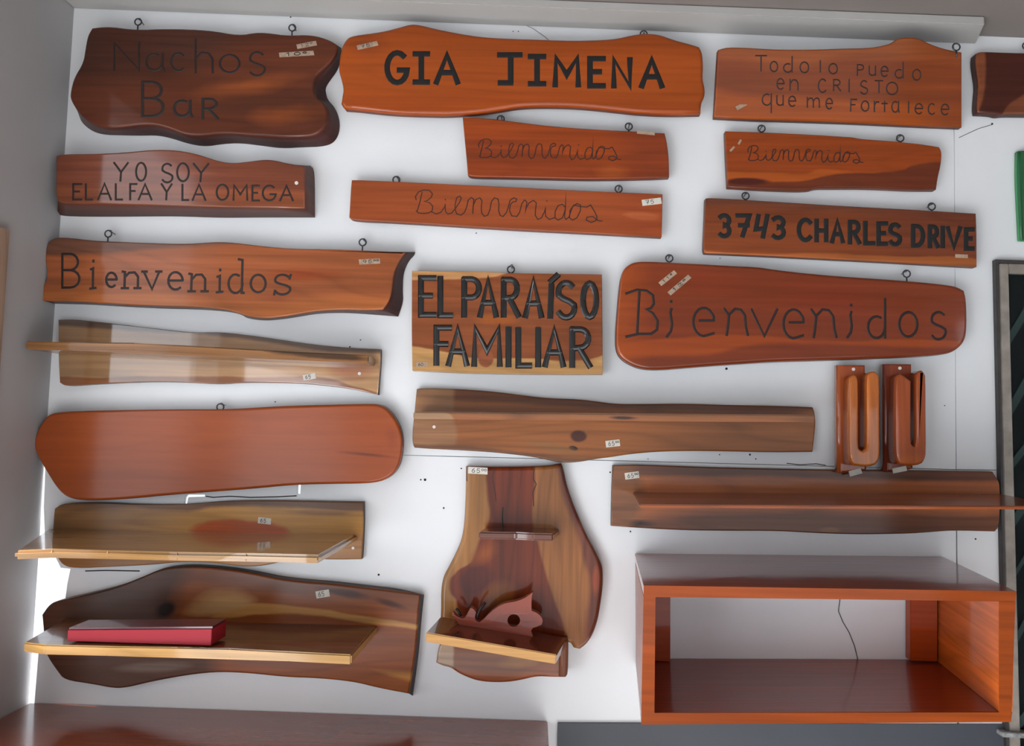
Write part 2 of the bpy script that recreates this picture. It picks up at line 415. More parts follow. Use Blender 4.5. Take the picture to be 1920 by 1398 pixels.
# ------------------------------------------------------------------ shared materials
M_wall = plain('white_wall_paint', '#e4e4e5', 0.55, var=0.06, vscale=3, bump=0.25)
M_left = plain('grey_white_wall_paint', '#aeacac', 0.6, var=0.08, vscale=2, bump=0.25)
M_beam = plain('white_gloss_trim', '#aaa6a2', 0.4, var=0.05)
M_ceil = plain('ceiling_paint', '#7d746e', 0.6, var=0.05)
M_floor = plain('pale_cement_floor', '#c6c5c3', 0.55, var=0.15)
M_ink = plain('black_carved_paint', '#0e0a08', 0.6)
M_inkg = plain('black_gloss_paint', '#0d0a09', 0.25, coat=1.0)
M_burn = plain('dark_brown_carving', '#1d0b06', 0.6)
M_burn2 = plain('brown_carving', '#2e1008', 0.6)
M_steel = plain('zinc_steel', '#8c8c8c', 0.3, metal=0.9)
M_darksteel = plain('dark_steel', '#4a4a4c', 0.4, metal=0.8)
M_tag = plain('white_paper_tag', '#cfc9be', 0.7, var=0.1, vscale=80)
M_tagold = plain('worn_paper_tag', '#a88f7a', 0.7, var=0.3, vscale=120)
M_pen = plain('black_pen', '#2a2826', 0.6)
M_screw = plain('pale_screw_head', '#d9cfc6', 0.35)

def eye_geo():
    bm = bmesh.new(); r = 0.0088
    tube_bm(bm, [(r*math.cos(a), 0, 0.013 + r*math.sin(a)) for a in [math.radians(-80 + 340*i/14) for i in range(15)]], 0.0019, 6)
    tube_bm(bm, [(0, 0, -0.012), (0, 0, 0.0045)], 0.0019, 6)
    me = bpy.data.meshes.new('eye_screw'); bm.to_mesh(me); bm.free(); me.materials.append(M_darksteel); return me
def nail_geo():
    bm = bmesh.new()
    tube_bm(bm, [(0, 0.006, 0), (0.0, -0.022, 0.004)], 0.0014, 6); tube_bm(bm, [(0, -0.021, 0.004), (0.0, -0.023, 0.0043)], 0.0034, 8)
    me = bpy.data.meshes.new('wall_nail'); bm.to_mesh(me); bm.free(); me.materials.append(M_steel); return me
EYE, NAIL = eye_geo(), nail_geo()
def eye(parent, px, py, d, label=None, lean=0.0, nail=True):
    """ring centre at pixel; screwed into the top edge of the board; a nail in the wall carries it"""
    p = P(px, py, d)
    o = bpy.data.objects.new('eye_screw', EYE); scn.collection.objects.link(o); o.parent = parent
    o.location = p - Vector(parent['_loc']) - Vector((0, 0, 0.013)); o.rotation_euler = (0, lean, 0)
    if nail and label:
        q = bpy.data.objects.new('wall_nail', NAIL); scn.collection.objects.link(q)
        q.location = (p.x + 0.002, 0, p.z + 0.0045)
        tag(q, label, 'nail', 'nails the signs hang from')

def price(parent, cx, cy, w, h, rot, d, txt='65', mat=None, dfun=None, name='price_tag'):
    if dfun: d = dfun(cx, cy)
    ca, sa = math.cos(math.radians(rot)), math.sin(math.radians(rot))
    def q(u, v, e=0.0): return P(cx + u*ca + v*sa, cy - u*sa + v*ca, d + e)
    hw, hh = w/2, h/2
    o = hexa(name, [q(-hw, -hh*0.9, .0007), q(hw*.96, -hh, .0007), q(hw, hh*.92, .0007), q(-hw*.97, hh, .0007)], vec=(0, 0.0011, 0), mats=[mat or M_tag], parent=parent, bevel=0)
    if txt:
        bm = bmesh.new(); n = len(txt); x = -hw*0.62
        for i, c in enumerate(txt):
            small = i >= 2; cw = w*(0.1 if small else 0.17); ch = h*(0.28 if small else 0.6); yb = -hh*0.05 if small else hh*0.6
            for pl in G[c]:
                wp = []
                for gx, gy in pl:
                    p = q(x + gx*cw, yb - gy*ch); wp.append(Vector((p.x, p.z)))
                ribbon(bm, wp, max(1.3, w*0.035)*S, 0.0002, d + 0.0008)
            x += cw * 1.45
        lt = from_bm('price_lettering', bm, M_pen, parent, smooth=False)
        lt.parent = o
    return o
def screw(parent, px, py, d, r=4):
    bm = bmesh.new(); p = P(px, py, d)
    tube_bm(bm, [(p.x, -(d-0.001), p.z), (p.x, -(d+0.0012), p.z)], r*S, 12)
    from_bm('screw_head', bm, M_screw, parent)

def ctr(px, d):
    pts = [P(p[0], p[1], d) for p in px]
    return Vector((sum(p.x for p in pts)/len(pts), -0.001, min(p.z for p in pts)))
def cr(pts, s, ox, oy): return [tuple((v*s + (ox if i % 2 == 0 else oy)) for i, v in enumerate(p)) for p in pts]

# ------------------------------------------------------------------ the room
def panel2d(name, outer, holes, y0, t, mats, parent):
    cu = bpy.data.curves.new(name, 'CURVE'); cu.dimensions = '2D'; cu.fill_mode = 'BOTH'; cu.extrude = t/2
    for poly in [outer] + holes:
        sp = cu.splines.new('POLY'); sp.points.add(len(poly)-1)
        for i, (x, z) in enumerate(poly): sp.points[i].co = (x, z, 0, 1)
        sp.use_cyclic_u = True
    o = bpy.data.objects.new('tmp', cu); scn.collection.objects.link(o)
    dg = bpy.context.evaluated_depsgraph_get()
    me = bpy.data.meshes.new_from_object(o.evaluated_get(dg)); bpy.data.objects.remove(o); bpy.data.curves.remove(cu)
    for v in me.vertices: x, z, w = v.co; v.co = (x, y0 + t/2 - w, z)
    bm = bmesh.new(); bm.from_mesh(me); bm.normal_update()
    bmesh.ops.remove_doubles(bm, verts=bm.verts, dist=1e-6); bmesh.ops.recalc_face_normals(bm, faces=bm.faces)
    me.materials.clear(); bm.to_mesh(me); bm.free()
    return link(name, me, mats, parent)
def XZ(px, py): p = P(px, py); return (p.x, p.z)
wb = bpy.data.objects.new('wall_back', None); scn.collection.objects.link(wb); wb['_loc'] = (0, 0, 0); wb['kind'] = 'structure'
sv = 1791
sy = lambda x: 853 + 0.026*(x-755)
TOP = 2.85
xs_top = P(sv, 150); xs_mid = P(sv+1, sy(sv)-.7)
slot1 = [XZ(345, 946), XZ(350, 946), XZ(353, 932), XZ(384, 931), XZ(384, 927), XZ(351, 927), XZ(347, 932)]
slot2 = [XZ(557, 926), XZ(563, 926), XZ(564, 905), XZ(558, 905)]
panel2d('plywood_panel', [(XL, TOP), (xs_top.x, TOP), (xs_mid.x, xs_mid.z), XZ(84, sy(84)-.7), (XL, P(84, sy(84)-.7).z)], [], 0, 0.012, [M_wall], wb)
panel2d('plywood_panel', [XZ(86, sy(84)+.6), XZ(sv+1, sy(sv)+.6), XZ(sv+3, 1310), (P(sv+3, 1310).x, 0), (XL, 0), XZ(72, 1225), XZ(96, 1190), XZ(119, 1160), XZ(122, 1125), XZ(126, 1095), XZ(132, 1066), XZ(114, 1064), XZ(101, 1038), XZ(92, 1005), XZ(84, 1003), XZ(82, 950), XZ(84, 900)], [slot1, slot2], 0, 0.012, [M_wall], wb)
panel2d('plywood_panel', [(xs_top.x+0.0022, TOP), (XR, TOP), (XR, P(2600, sy(1880)).z), (xs_mid.x+0.0022, xs_mid.z)], [], 0, 0.012, [M_wall], wb)
panel2d('plywood_panel', [(xs_mid.x+0.0022, xs_mid.z-0.002), (XR, P(2600, sy(1880)).z-0.002), (XR, 0), (P(sv+3, 1310).x+0.002, 0)], [], 0, 0.012, [M_wall], wb)
M_gapwood = plain('pale_stud_wood', '#a39c92', 0.8)
zs = P(1000, sy(1000)).z
box('stud', (xs_mid.x-0.03, 0.0125, 0), (xs_mid.x+0.04, 0.05, TOP), [M_gapwood], wb)
hexa('stud', [P(150, sy(150)-18, -0.0125), P(1900, sy(1900)-18, -0.0125), P(1900, sy(1900)+18, -0.0125), P(150, sy(150)+18, -0.0125)], vec=(0, 0.04, 0), mats=[M_gapwood], parent=wb, bevel=0)
# crack edges of the cut-out, nail holes, dents: real small recess plugs
M_hole = plain('dark_hole', '#221f1e', 0.9)
bm = bmesh.new()
for x, y, r in [(797,899,3.2),(789,899,2),(832,952,2.2),(865,878,1.8),(1362,691,3),(710,1077,2.6),(656,650,1.8),(676,637,1.5),(1144,885,2),(1182,996,2),(1829,1010,2),(1406,852,2.4),(1417,860,1.6),(1349,852,1.4),(1215,860,1.2),(893,437,1.5),(516,753,1.6),(468,772,1.4),(1350,484,1.2),(1771,760,1.3),(545,32,2),(1196,36,2.4),(1206,36,1.6),(855,23,1.4),(1543,48,2),(962,59,1.3),(972,59,1.3),(1860,232,2.2)]:
    p = P(x, y); tube_bm(bm, [(p.x, 0.0005, p.z), (p.x, -0.0008, p.z)], r*S*0.8, 7)
for pl, r in (([(386,930),(400,932),(430,930),(470,932),(520,931),(556,929)], 1.5), ([(160,1070),(200,1069),(262,1070)], 1.6), ([(1475,868),(1500,871),(1530,869),(1548,872)], 1.1), ([(1862,233),(1835,241),(1798,258)], .8)):
    tube_bm(bm, [P(x, y, 0.0002) for x, y in pl], r*S*0.7, 5)
o = from_bm('nail_holes', bm, [M_hole], wb); o['kind'] = 'stuff'

wl = bpy.data.objects.new('wall_left', None); scn.collection.objects.link(wl); wl['_loc'] = (0, 0, 0); wl['kind'] = 'structure'
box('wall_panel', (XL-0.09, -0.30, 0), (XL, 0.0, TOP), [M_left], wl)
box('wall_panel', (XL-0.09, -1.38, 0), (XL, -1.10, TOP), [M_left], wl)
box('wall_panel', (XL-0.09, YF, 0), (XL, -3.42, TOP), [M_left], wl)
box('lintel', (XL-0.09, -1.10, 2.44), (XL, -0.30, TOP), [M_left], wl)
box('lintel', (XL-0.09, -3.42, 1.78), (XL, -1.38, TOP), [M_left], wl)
M_jamb = wood('jamb_timber', '#a58a76', d=0, vertical=True, rough=0.6, coat=0.1)
# the jamb of the side doorway comes into view at the very edge of the frame
def on_left(px, py):
    w = R @ Vector((px - CX, CY - py, -F)); return CAM + w * ((XL - CAM.x) / w.x)
j0 = on_left(9, 432)
struct(box('trim_1', (XL, -0.30, 0), (XL+0.012, j0.y, j0.z), [M_jamb]))
wr = bpy.data.objects.new('wall_right', None); scn.collection.objects.link(wr); wr['_loc'] = (0, 0, 0); wr['kind'] = 'structure'
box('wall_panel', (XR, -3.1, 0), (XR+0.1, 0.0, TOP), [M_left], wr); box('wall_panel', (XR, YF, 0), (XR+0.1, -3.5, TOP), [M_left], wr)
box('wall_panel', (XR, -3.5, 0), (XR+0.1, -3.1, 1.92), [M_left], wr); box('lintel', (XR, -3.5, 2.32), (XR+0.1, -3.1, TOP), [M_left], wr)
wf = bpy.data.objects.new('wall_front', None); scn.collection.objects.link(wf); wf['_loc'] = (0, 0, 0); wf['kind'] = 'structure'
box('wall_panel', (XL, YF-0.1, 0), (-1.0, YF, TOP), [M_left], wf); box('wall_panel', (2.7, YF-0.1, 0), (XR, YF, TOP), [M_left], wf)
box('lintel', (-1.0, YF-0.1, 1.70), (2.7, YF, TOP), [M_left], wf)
struct(box('floor', (XL-0.1, YF-0.1, -0.08), (XR+0.1, 0.012, 0), [M_floor]))

# beam / cornice under the ceiling (follows the slightly sloping roof line)
BD = 0.095
def beam_pt(px, lower=True): return P(px, 16 + 0.0395*(px-150), 0.0)
bl, br = beam_pt(150), beam_pt(1829)
bl = Vector((XL+0.001, 0, bl.z)); fl_ = Vector((bl.x, -BD, bl.z)); fr_ = Vector((P(1846, 50, BD).x, -BD, br.z)); br = Vector((br.x, 0, br.z))
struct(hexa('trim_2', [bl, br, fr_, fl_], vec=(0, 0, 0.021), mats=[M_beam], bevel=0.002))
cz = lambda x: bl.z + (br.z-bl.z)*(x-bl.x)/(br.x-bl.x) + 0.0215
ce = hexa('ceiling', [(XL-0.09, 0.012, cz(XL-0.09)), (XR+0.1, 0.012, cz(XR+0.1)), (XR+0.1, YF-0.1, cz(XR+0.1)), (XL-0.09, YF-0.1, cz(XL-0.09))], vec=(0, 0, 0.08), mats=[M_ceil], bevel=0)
struct(ce)

# dark painted lower wall
M_dark = plain('slate_grey_paint', '#3d4047', 0.45, var=0.1)
pw = P(1046, 1355, 0.006); pe = P(1886, 1358, 0.006)
struct(hexa('baseboard_back', [(pw.x, -0.006, pw.z), (pe.x, -0.006, pe.z), (pe.x, -0.006, 0), (pw.x, -0.006, 0)], vec=(0, 0.0055, 0), mats=[M_dark], bevel=0))

# ---- metal framed dark window at the right edge
win = bpy.data.objects.new('window_1', None); scn.collection.objects.link(win); win['_loc'] = (0, 0, 0); win['kind'] = 'structure'
M_frame = plain('weathered_metal_frame', '#948a80', 0.45, metal=0.2, var=0.3, vscale=30)
M_frame2 = plain('dark_frame_edge', '#3b3634', 0.5, var=0.3, vscale=40)
M_black = plain('dark_interior', '#0c0f11', 0.8)
M_reflstrip = plain('green_grey_reflection', '#3a4846', 0.6)
g = bpy.data.materials.new('dark_glass'); g.use_nodes = True; gb = g.node_tree.nodes['Principled BSDF']
gb.inputs['Base Color'].default_value = (0.75, 0.8, 0.8, 1); gb.inputs['Transmission Weight'].default_value = 1; gb.inputs['Roughness'].default_value = 0.02; gb.inputs['IOR'].default_value = 1.05
def bar(name, quad, d0, d1, mats, parent, bev=0.0015):
    return hexa(name, [P(x, y, d1) for x, y in quad], bottom=[P(x, y, d1) + Vector((0, d1-d0, 0)) for x, y in quad], mats=mats, parent=parent, bevel=bev)
bar('frame_edge', [(1867,486),(2240,498),(2240,504),(1873,493),(1893,1398),(1899,1700),(1893,1700),(1887,1398)], 0.0, 0.016, [M_frame2], win, 0.001)
bar('frame_stile', [(1874,494),(1891,494),(1904,1000),(1914,1398),(1920,1700),(1899,1700),(1893,1398),(1884,1000)], 0.0, 0.0145, [M_frame], win)
bar('frame_rail', [(1891,494),(2240,505),(2240,522),(1892,513)], 0.0, 0.0145, [M_frame], win)
bar('backing', [(1890,510),(2240,520),(2240,1700),(1916,1700),(1900,1000)], 0.0, 0.002, [M_black], win, 0)
for ya, yb, w in ((560, 420, 26), (690, 545, 30), (800, 700, 20), (905, 790, 26), (1010, 890, 14), (1130, 985, 22), (1290, 1200, 24)):  # diagonal strips stand in for roof struts reflected in the dark glass
    bar('reflected_strut', [(1893+ (ya-500)*.018, ya+60), (1990, yb-20+60), (1990, yb-20+60+w), (1893+(ya-500)*.018, ya+60+w)], 0.002, 0.007, [M_reflstrip], win, 0)
bar('pane', [(1890,511),(2240,521),(2240,1700),(1917,1700),(1901,1000)], 0.010, 0.013, [g], win, 0)
M_sill = plain('speckled_sill', '#8f8f8d', 0.6, var=0.5, vscale=120)
bar('sill', [(1880,1373),(2240,1389),(2240,1400),(1880,1382)], 0.0, 0.03, [M_sill], win)

# ------------------------------------------------------------------ signs
def mk(label, outline, d, cat='sign', name='wooden_sign', group=None):
    return thing(name, label, cat, ctr(outline, d), group)

# 1 dark board, upper left
o1 = cr([(500,150),(590,140),(740,160),(900,152),(1140,160),(1300,190),(1400,172),(1480,178),(1560,190),(1700,185),(1800,215),(1842,245,1862,262),(1838,285,1862,300),(1800,345,1855,345),(1740,395,1838,390),(1714,425,1800,440),(1708,460,1775,480),(1712,500,1778,510),(1730,530,1788,545),(1770,560,1830,590),(1788,605,1855,660),(1785,670,1850,730),(1750,720,1820,780),(1690,745,1760,800),(1560,748,1650,803),(1450,740,1540,810),(1330,733,1430,795),(1210,725,1310,780),(1100,738,1215,785),(1010,738,1120,800),(930,705,1030,785),(850,682,940,755),(770,680,860,738),(690,690,760,740),(600,700,660,738),(540,690,560,735),(470,660,490,710),(415,600,430,650),(380,540),(380,500),(400,420),(450,340),(462,260),(475,190)], .34375, 0, 0)
t = mk('dark reddish brown scalloped slab sign reading Nachos Bar, top left', o1, .05)
m1 = wood('mahogany_slab', '#5e2e1b', [('above', [(100,150),(330,130),(480,60),(640,40)], '#4f2c20', 60), ('spot', (470,160,120,25,8), '#86431f', .8), ('spot', (530,215,90,25,5), '#8a451f', .8)], d=.05)
m1s = wood('mahogany_slab_edge', '#4a2018', coat=.15, d=.05, rough=.5)
slab('board', o1, .05, .048, [m1, m1s], t, .006)
letters(t, [('N',213,262,80,131),('a',274,308,101,132),('c',320,347,100,133),('h',363,400,74,136),('o',412,449,103,136),('s',467,497,98,142)], .05, 5, M_burn)
letters(t, [('B',264,307,154,218),('a',326,360,189,218),('R',378,408,186,222)], .05, 7, M_burn)
eye(t, 259, 41, .025, 'nail holding the left eye of the Nachos Bar sign'); eye(t, 548, 52, .025, 'nail holding the right eye of the Nachos Bar sign')
price(t, 575, 84, 38, 9, 10, .05, '120', M_tagold); price(t, 556, 101, 66, 9, 3, .05, '100', M_tagold)

# 2 YO SOY
o2 = cr([(305,850),(340,838),(520,838),(700,828),(820,815),(940,815),(1040,830),(1110,850),(1200,880),(1270,888),(1350,880),(1440,868),(1500,872),(1570,890),(1662,903,1692,903),(1662,915,1718,925),(1662,1136,1718,1186),(1400,1132,1400,1186),(1200,1128,1200,1188),(1000,1122,1000,1180),(850,1118,830,1180),(600,1112,600,1182),(345,1110,345,1180),(312,1095,312,1165),(302,1050)], .34375, 0, 0)
t = mk('rosy brown wavy-topped sign reading Yo soy el Alfa y la Omega', o2, .062)
m2 = wood('rosewood_board', '#7c3f28', [('below', [(100,345),(330,352),(600,358)], '#8a4828', 14, .8)], coat=.9, ior=1.6, d=.062)
m2s = wood('rosewood_edge', '#5c2f22', coat=.15, d=.062, rough=.5)
slab('board', o2, .062, .060, [m2, m2s], t, .004)
letters(t, [('Y',214,240,305,339),('O',255,274,305,339),('S',303,324,307,342),('O',332,354,306,340),('Y',363,391,307,340)], .062, 4.6, M_burn)
letters(t, [('E',136,153,345,374),('L',160,173,345,374),('A',184,208,344,374),('L',216,229,345,374),('F',243,256,345,374),('A',260,284,345,374),('Y',303,322,345,374),('L',341,353,346,375),('A',361,385,346,375),('O',406,428,346,375),('M',437,464,347,375),('E',472,486,348,376),('G',492,517,348,376),('A',525,549,348,376)], .062, 4.6, M_burn)
screw(t, 556, 343, .062, 3.4)

# 3 GIA JIMENA
o3 = cr([(75,190),(110,172),(250,155),(330,135),(400,115),(440,118),(530,140),(640,162),(760,180),(900,188),(1050,192),(1200,198),(1340,195),(1430,188),(1500,172),(1560,162),(1640,165),(1720,195),(1800,215),(1845,230),(1862,260),(1866,330),(1862,390),(1875,440),(1872,480),(1855,510),(1852,565),(1700,568),(1550,562),(1400,545),(1250,530),(1100,525),(950,528),(850,545),(750,560),(600,572),(480,570),(350,566),(250,558),(140,545),(70,540),(50,515),(55,480),(62,440),(50,390),(38,350),(40,300),(50,240)], .375, 620, 0)
t = mk('large orange board with bold black letters GIA JIMENA', o3, .052)
m3 = wood('orange_cedar', '#a54b15', [('above', [(630,100),(760,75),(840,90),(1000,95),(1300,100)], '#96420f', 40, .7), ('below', [(630,175),(760,178),(900,172),(1100,180),(1320,192)], '#a04513', 20, .7), ('spot', (690,85,45,30,0), '#8a3f1a', .7, .6)], d=.052, figure=.2, grain=.25)
m3s = wood('orange_cedar_edge', '#7a3410', coat=.15, d=.03, rough=.5)
slab('board', o3, .052, .024, [m3, m3s], t, .009)
letters(t, [('G',725,763,99,155),('Iserif',776,804,101,154),('A',818,858,103,155),('Jserif',935,976,103,157),('Iserif',992,1022,106,157),('M',1040,1085,109,160),('E',1104,1132,110,161),('N',1150,1182,111,162),('A',1203,1241,112,162)], .052, 13, M_ink, name='letter')
eye(t, 1207, 64, .034, 'nail holding the right eye of the Gia Jimena board')
price(t, 689, 85, 40, 9, 12, .052, '75', M_tagold)

# 4 TODO LO PUEDO: leans out over the cornice
o4 = cr([(125,250),(170,235),(300,240),(430,248),(600,248),(750,242),(880,240),(950,230),(1000,215),(1030,190),(1100,185),(1150,195),(1200,222),(1270,245),(1355,262),(1355,640),(1100,630),(800,615),(500,605),(300,600),(105,590),(115,420),(122,300)], .3719, 1300, 0)
df4 = lean(P(1570, 236).z, .026, .42)
t = mk('orange brown sign with faint carved verse Todo lo puedo en Cristo', o4, .04)
m4 = wood('amber_cedar', '#783714', [('above', [(1340,118),(1450,135),(1600,120),(1700,122),(1810,140)], '#8f481e', 16), ('below', [(1340,168),(1420,180),(1520,182),(1660,190),(1810,196)], '#9a4816', 14), ('spot', (1380,135,70,26,0), '#7a3414', .7, .6), ('right', [(1700,70),(1730,150),(1760,240)], '#7f3a17', 60, .6)], d=.05, figure=.2, grain=.3, coat=.25)
m4s = wood('amber_cedar_edge', '#6a3018', coat=.15, d=.03, rough=.5)
slab('board', o4, .04, .018, [m4, m4s], t, .004, dfun=df4, kk=.42)
letters(t, [('T',1417,1437,104,133),('o',1444,1458,115,134),('d',1469,1486,106,135),('o',1500,1516,116,136),('l',1535,1541,114,135),('o',1554,1570,119,138),('P',1606,1620,121,141),('u',1629,1642,124,141),('e',1651,1665,124,143),('d',1678,1694,117,146),('o',1711,1726,130,150),
 ('e',1456,1470,147,167),('n',1480,1497,149,169),('C',1534,1549,148,173),('R',1562,1576,149,170),('I',1589,1595,149,172),('S',1613,1627,151,176),('T',1641,1655,151,173),('O',1662,1683,154,177),
 ('q',1429,1447,176,211),('u',1456,1469,179,197),('e',1478,1492,180,199),('m',1513,1537,183,201),('e',1548,1561,184,204),('F',1594,1606,186,208),('o',1615,1629,189,208),('r',1638,1648,190,209),('t',1653,1664,190,209),('a',1672,1686,190,210),('l',1701,1706,191,211),('e',1715,1730,194,213),('c',1740,1753,194,214),('e',1764,1779,195,215)], .04, 3.2, M_burn2, dfun=df4, h=.0006)
price(t, 1392, 197, 26, 8, 28, .04, '', M_tagold, dfun=df4)
eye(t, 1793, 88, .105, 'bright nail at the right end of the verse sign')

# 5 board cut by the right edge of the frame
o5 = cr([(1428,268),(1450,258),(1540,262),(1667,266),(1900,270),(1905,575),(1667,573),(1580,572),(1545,578),(1515,568),(1437,565),(1432,540),(1437,470),(1442,420),(1430,350),(1424,300)], .3719, 1300, 0)
t = mk('dark brown sign cut off by the right edge of the photo', o5, .03)
m5 = wood('walnut_board', '#4b2117', [('left', [(1844,90),(1848,115),(1846,160),(1843,180),(1834,215)], '#86492c', 5), ('below', [(1875,225),(1893,195),(1912,182),(1935,165),(2000,140)], '#7a4229', 6)], d=.03, figure=.2)
slab('board', o5, .03, .026, [m5, m1s], t, .004)
eye(t, 1924, 86, .015, None)

# 6-8, script signs
o6 = cr([(660,585),(780,590),(900,605),(1100,630),(1300,645),(1500,655),(1670,665),(1680,700),(1692,790),(1693,885),(1600,890),(1300,895),(1100,890),(850,885),(700,883),(685,870),(680,800),(668,680)], .375, 620, 0)
t = mk('small orange sign in script Bienvenidos hanging under the Gia Jimena board', o6, .036)
m6 = wood('orange_cedar_small', '#994113', [('below', [(870,262),(960,262),(1040,285),(1080,300),(1130,310),(1255,330)], '#8c3a14', 14), ('right', [(1155,220),(1175,280),(1185,330)], '#86381a', 60, .8), ('spot', (1150,322,40,18,0), '#a34c1c', .6)], d=.036, figure=.25)
slab('board', o6, .036, .02, [m6, m3s], t, .003)
cursive(t, 897, 1164, 296, 301, 35, .036, 2.3, M_burn2)
eye(t, 939, 223, .026, 'nail at the left eye of the small script sign under the Gia Jimena board'); eye(t, 1179, 237, .026, 'nail at the right eye of the small script sign under the Gia Jimena board')
price(t, 1211, 249, 34, 6, -6, .036, '', M_tagold)

o7 = cr([(105,900),(130,898),(500,915),(900,935),(1300,955),(1660,970),(1658,1100),(1655,1185),(1300,1165),(900,1145),(500,1120),(300,1108),(110,1100),(92,1085),(95,1040),(100,950)], .375, 620, 0)
t = mk('long narrow straight orange sign in script Bienvenidos with a white price tag', o7, .036)
m7 = wood('salmon_cedar', '#994923', [('spot', (1205,405,42,9,-4), '#bf6f44', .4), ('right', [(1120,330),(1150,400),(1140,450)], '#98431f', 80, .7)], d=.036, figure=.2, grain=.25)
slab('board', o7, .036, .02, [m7, m3s], t, .0022)
cursive(t, 779, 1129, 400, 417, 44, .036, 2.3, M_burn2)
eye(t, 743, 337, .026, 'nail at the left eye of the long straight script sign'); eye(t, 1160, 354, .026, 'nail at the right eye of the long straight script sign')
price(t, 1222, 378, 37, 12, 6, .036, '75')

o8 = cr([(162,660),(400,668),(600,678),(760,688),(800,690),(850,700),(1000,710),(1150,725),(1240,740),(1255,765),(1250,830),(1235,890),(1225,955),(1100,955),(900,945),(700,945),(620,945),(580,960),(400,955),(175,942),(170,850),(165,750)], .3719, 1300, 0)
t = mk('small orange script Bienvenidos sign with a dark lower edge, above the Charles Drive board', o8, .036)
m8 = wood('two_tone_cedar', '#944013', [('below', [(1360,322),(1440,324),(1510,326),(1540,318),(1600,322),(1700,320),(1770,316)], '#aa5018', 5), ('below', [(1360,338),(1440,341),(1510,338),(1545,331),(1580,326),(1650,322),(1690,318),(1715,308),(1770,304)], '#6a2f18', 4), ('spot', (1400,340,50,8,0), '#4d1c14', .4)], d=.036, figure=.2)
slab('board', o8, .036, .02, [m8, m3s], t, .003)
cursive(t, 1402, 1618, 301, 306, 28, .036, 2.4, M_burn2)
eye(t, 1428, 241, .026, 'nail at the left eye of the sign above the Charles Drive board'); eye(t, 1688, 259, .026, 'nail at the right eye of the sign above the Charles Drive board')
price(t, 1373, 279, 12, 4, 45, .036, '', M_tagold); price(t, 1387, 266, 10, 4, 60, .036, '', M_tagold)

o9 = cr([(62,1000),(80,995),(400,1015),(800,1040),(1100,1055),(1425,1075),(1430,1150),(1430,1345),(1200,1332),(900,1315),(600,1300),(300,1285),(60,1275),(52,1265),(55,1180),(60,1080)], .3719, 1300, 0)
t = mk('brown house sign with black letters 3743 CHARLES DRIVE', o9, .038)
m9 = wood('chestnut_board', '#874220', [('above', [(1320,385),(1500,392),(1700,405),(1835,420)], '#76402a', 14), ('right', [(1600,370),(1640,420),(1650,490)], '#6d3520', 120, .7), ('below', [(1320,468),(1440,476),(1560,474),(1660,480),(1780,480),(1835,486)], '#a3592b', 4)], d=.038, figure=.3)
slab('board', o9, .038, .021, [m9, m4s], t, .003)
letters(t, [('3',1349,1368,404,443),('7',1382,1405,404,442),('4',1416,1440,404,444),('3',1449,1470,408,446),('C',1497,1521,412,450),('H',1530,1550,413,451),('A',1560,1580,414,453),('R',1592,1611,416,455),('L',1621,1638,417,456),('E',1646,1662,419,457),('S',1668,1688,421,458),('D',1711,1731,424,460),('R',1742,1758,425,462),('I',1765,1770,426,462),('V',1777,1800,427,464),('E',1810,1824,430,466)], .038, 10.4, M_ink)
eye(t, 1398, 367, .027, 'nail at the left eye of the Charles Drive board'); eye(t, 1747, 387, .027, 'nail at the right eye of the Charles Drive board')
price(t, 1803, 480, 24, 7, -3, .038, '', M_tagold)

# 10 long Bienvenidos, left
o10 = cr([(200,130),(215,80),(250,58),(330,62),(400,72),(520,78),(700,85),(850,88),(970,78),(1050,82),(1130,92),(1220,102),(1320,110),(1500,112),(1700,120),(1828,126,1868,125),(1815,138,1866,140),(1790,175,1840,165),(1770,225,1815,220),(1765,290,1812,300),(1752,345,1815,350),(1722,384,1792,416),(1650,388,1650,405),(1550,385,1550,399),(1430,390,1430,402),(1330,408,1330,420),(1240,422,1240,432),(1180,425,1180,434),(1110,414,1110,424),(1060,396),(1000,382),(880,372),(700,368),(500,358),(350,348),(170,345),(148,335),(160,310),(200,270),(212,230),(205,180)], .41667, 0, 420)
t = mk('long flared sign with serif letters Bienvenidos, left of the Paraiso sign', o10, .05)
m10 = wood('copper_cedar', '#98532f', [('above', [(60,478),(200,474),(260,468),(350,462),(450,458),(560,462)], '#5f4032', 8, .8), ('spot', (570,515,100,16,0), '#95431f', .9), ('spot', (520,560,50,16,-10), '#8d4a2c', .8), ('below', [(300,545),(480,570),(540,566),(620,556),(740,560)], '#ae6332', 20, .7)], d=.05)
slab('board', o10, .05, .047, [m10, m1s], t, .004)
letters(t, [('B',114,150,476,539),('iserif',168,180,488,541),('e',198,219,511,538),('nserif',228,263,509,540),('vserif',268,302,509,542),('e',314,343,510,543),('nserif',353,389,513,546),('iserif',405,418,505,548),('dserif',428,456,486,549),('o',470,498,515,548),('sserif',514,545,515,552)], .05, 5.4, M_burn)
eye(t, 203, 438, .028, 'nail at the left eye of the long flared Bienvenidos sign'); eye(t, 680, 454, .028, 'nail at the right eye of the long flared Bienvenidos sign')
price(t, 693, 490, 40, 10, 2, .05, '9500', M_tagold)

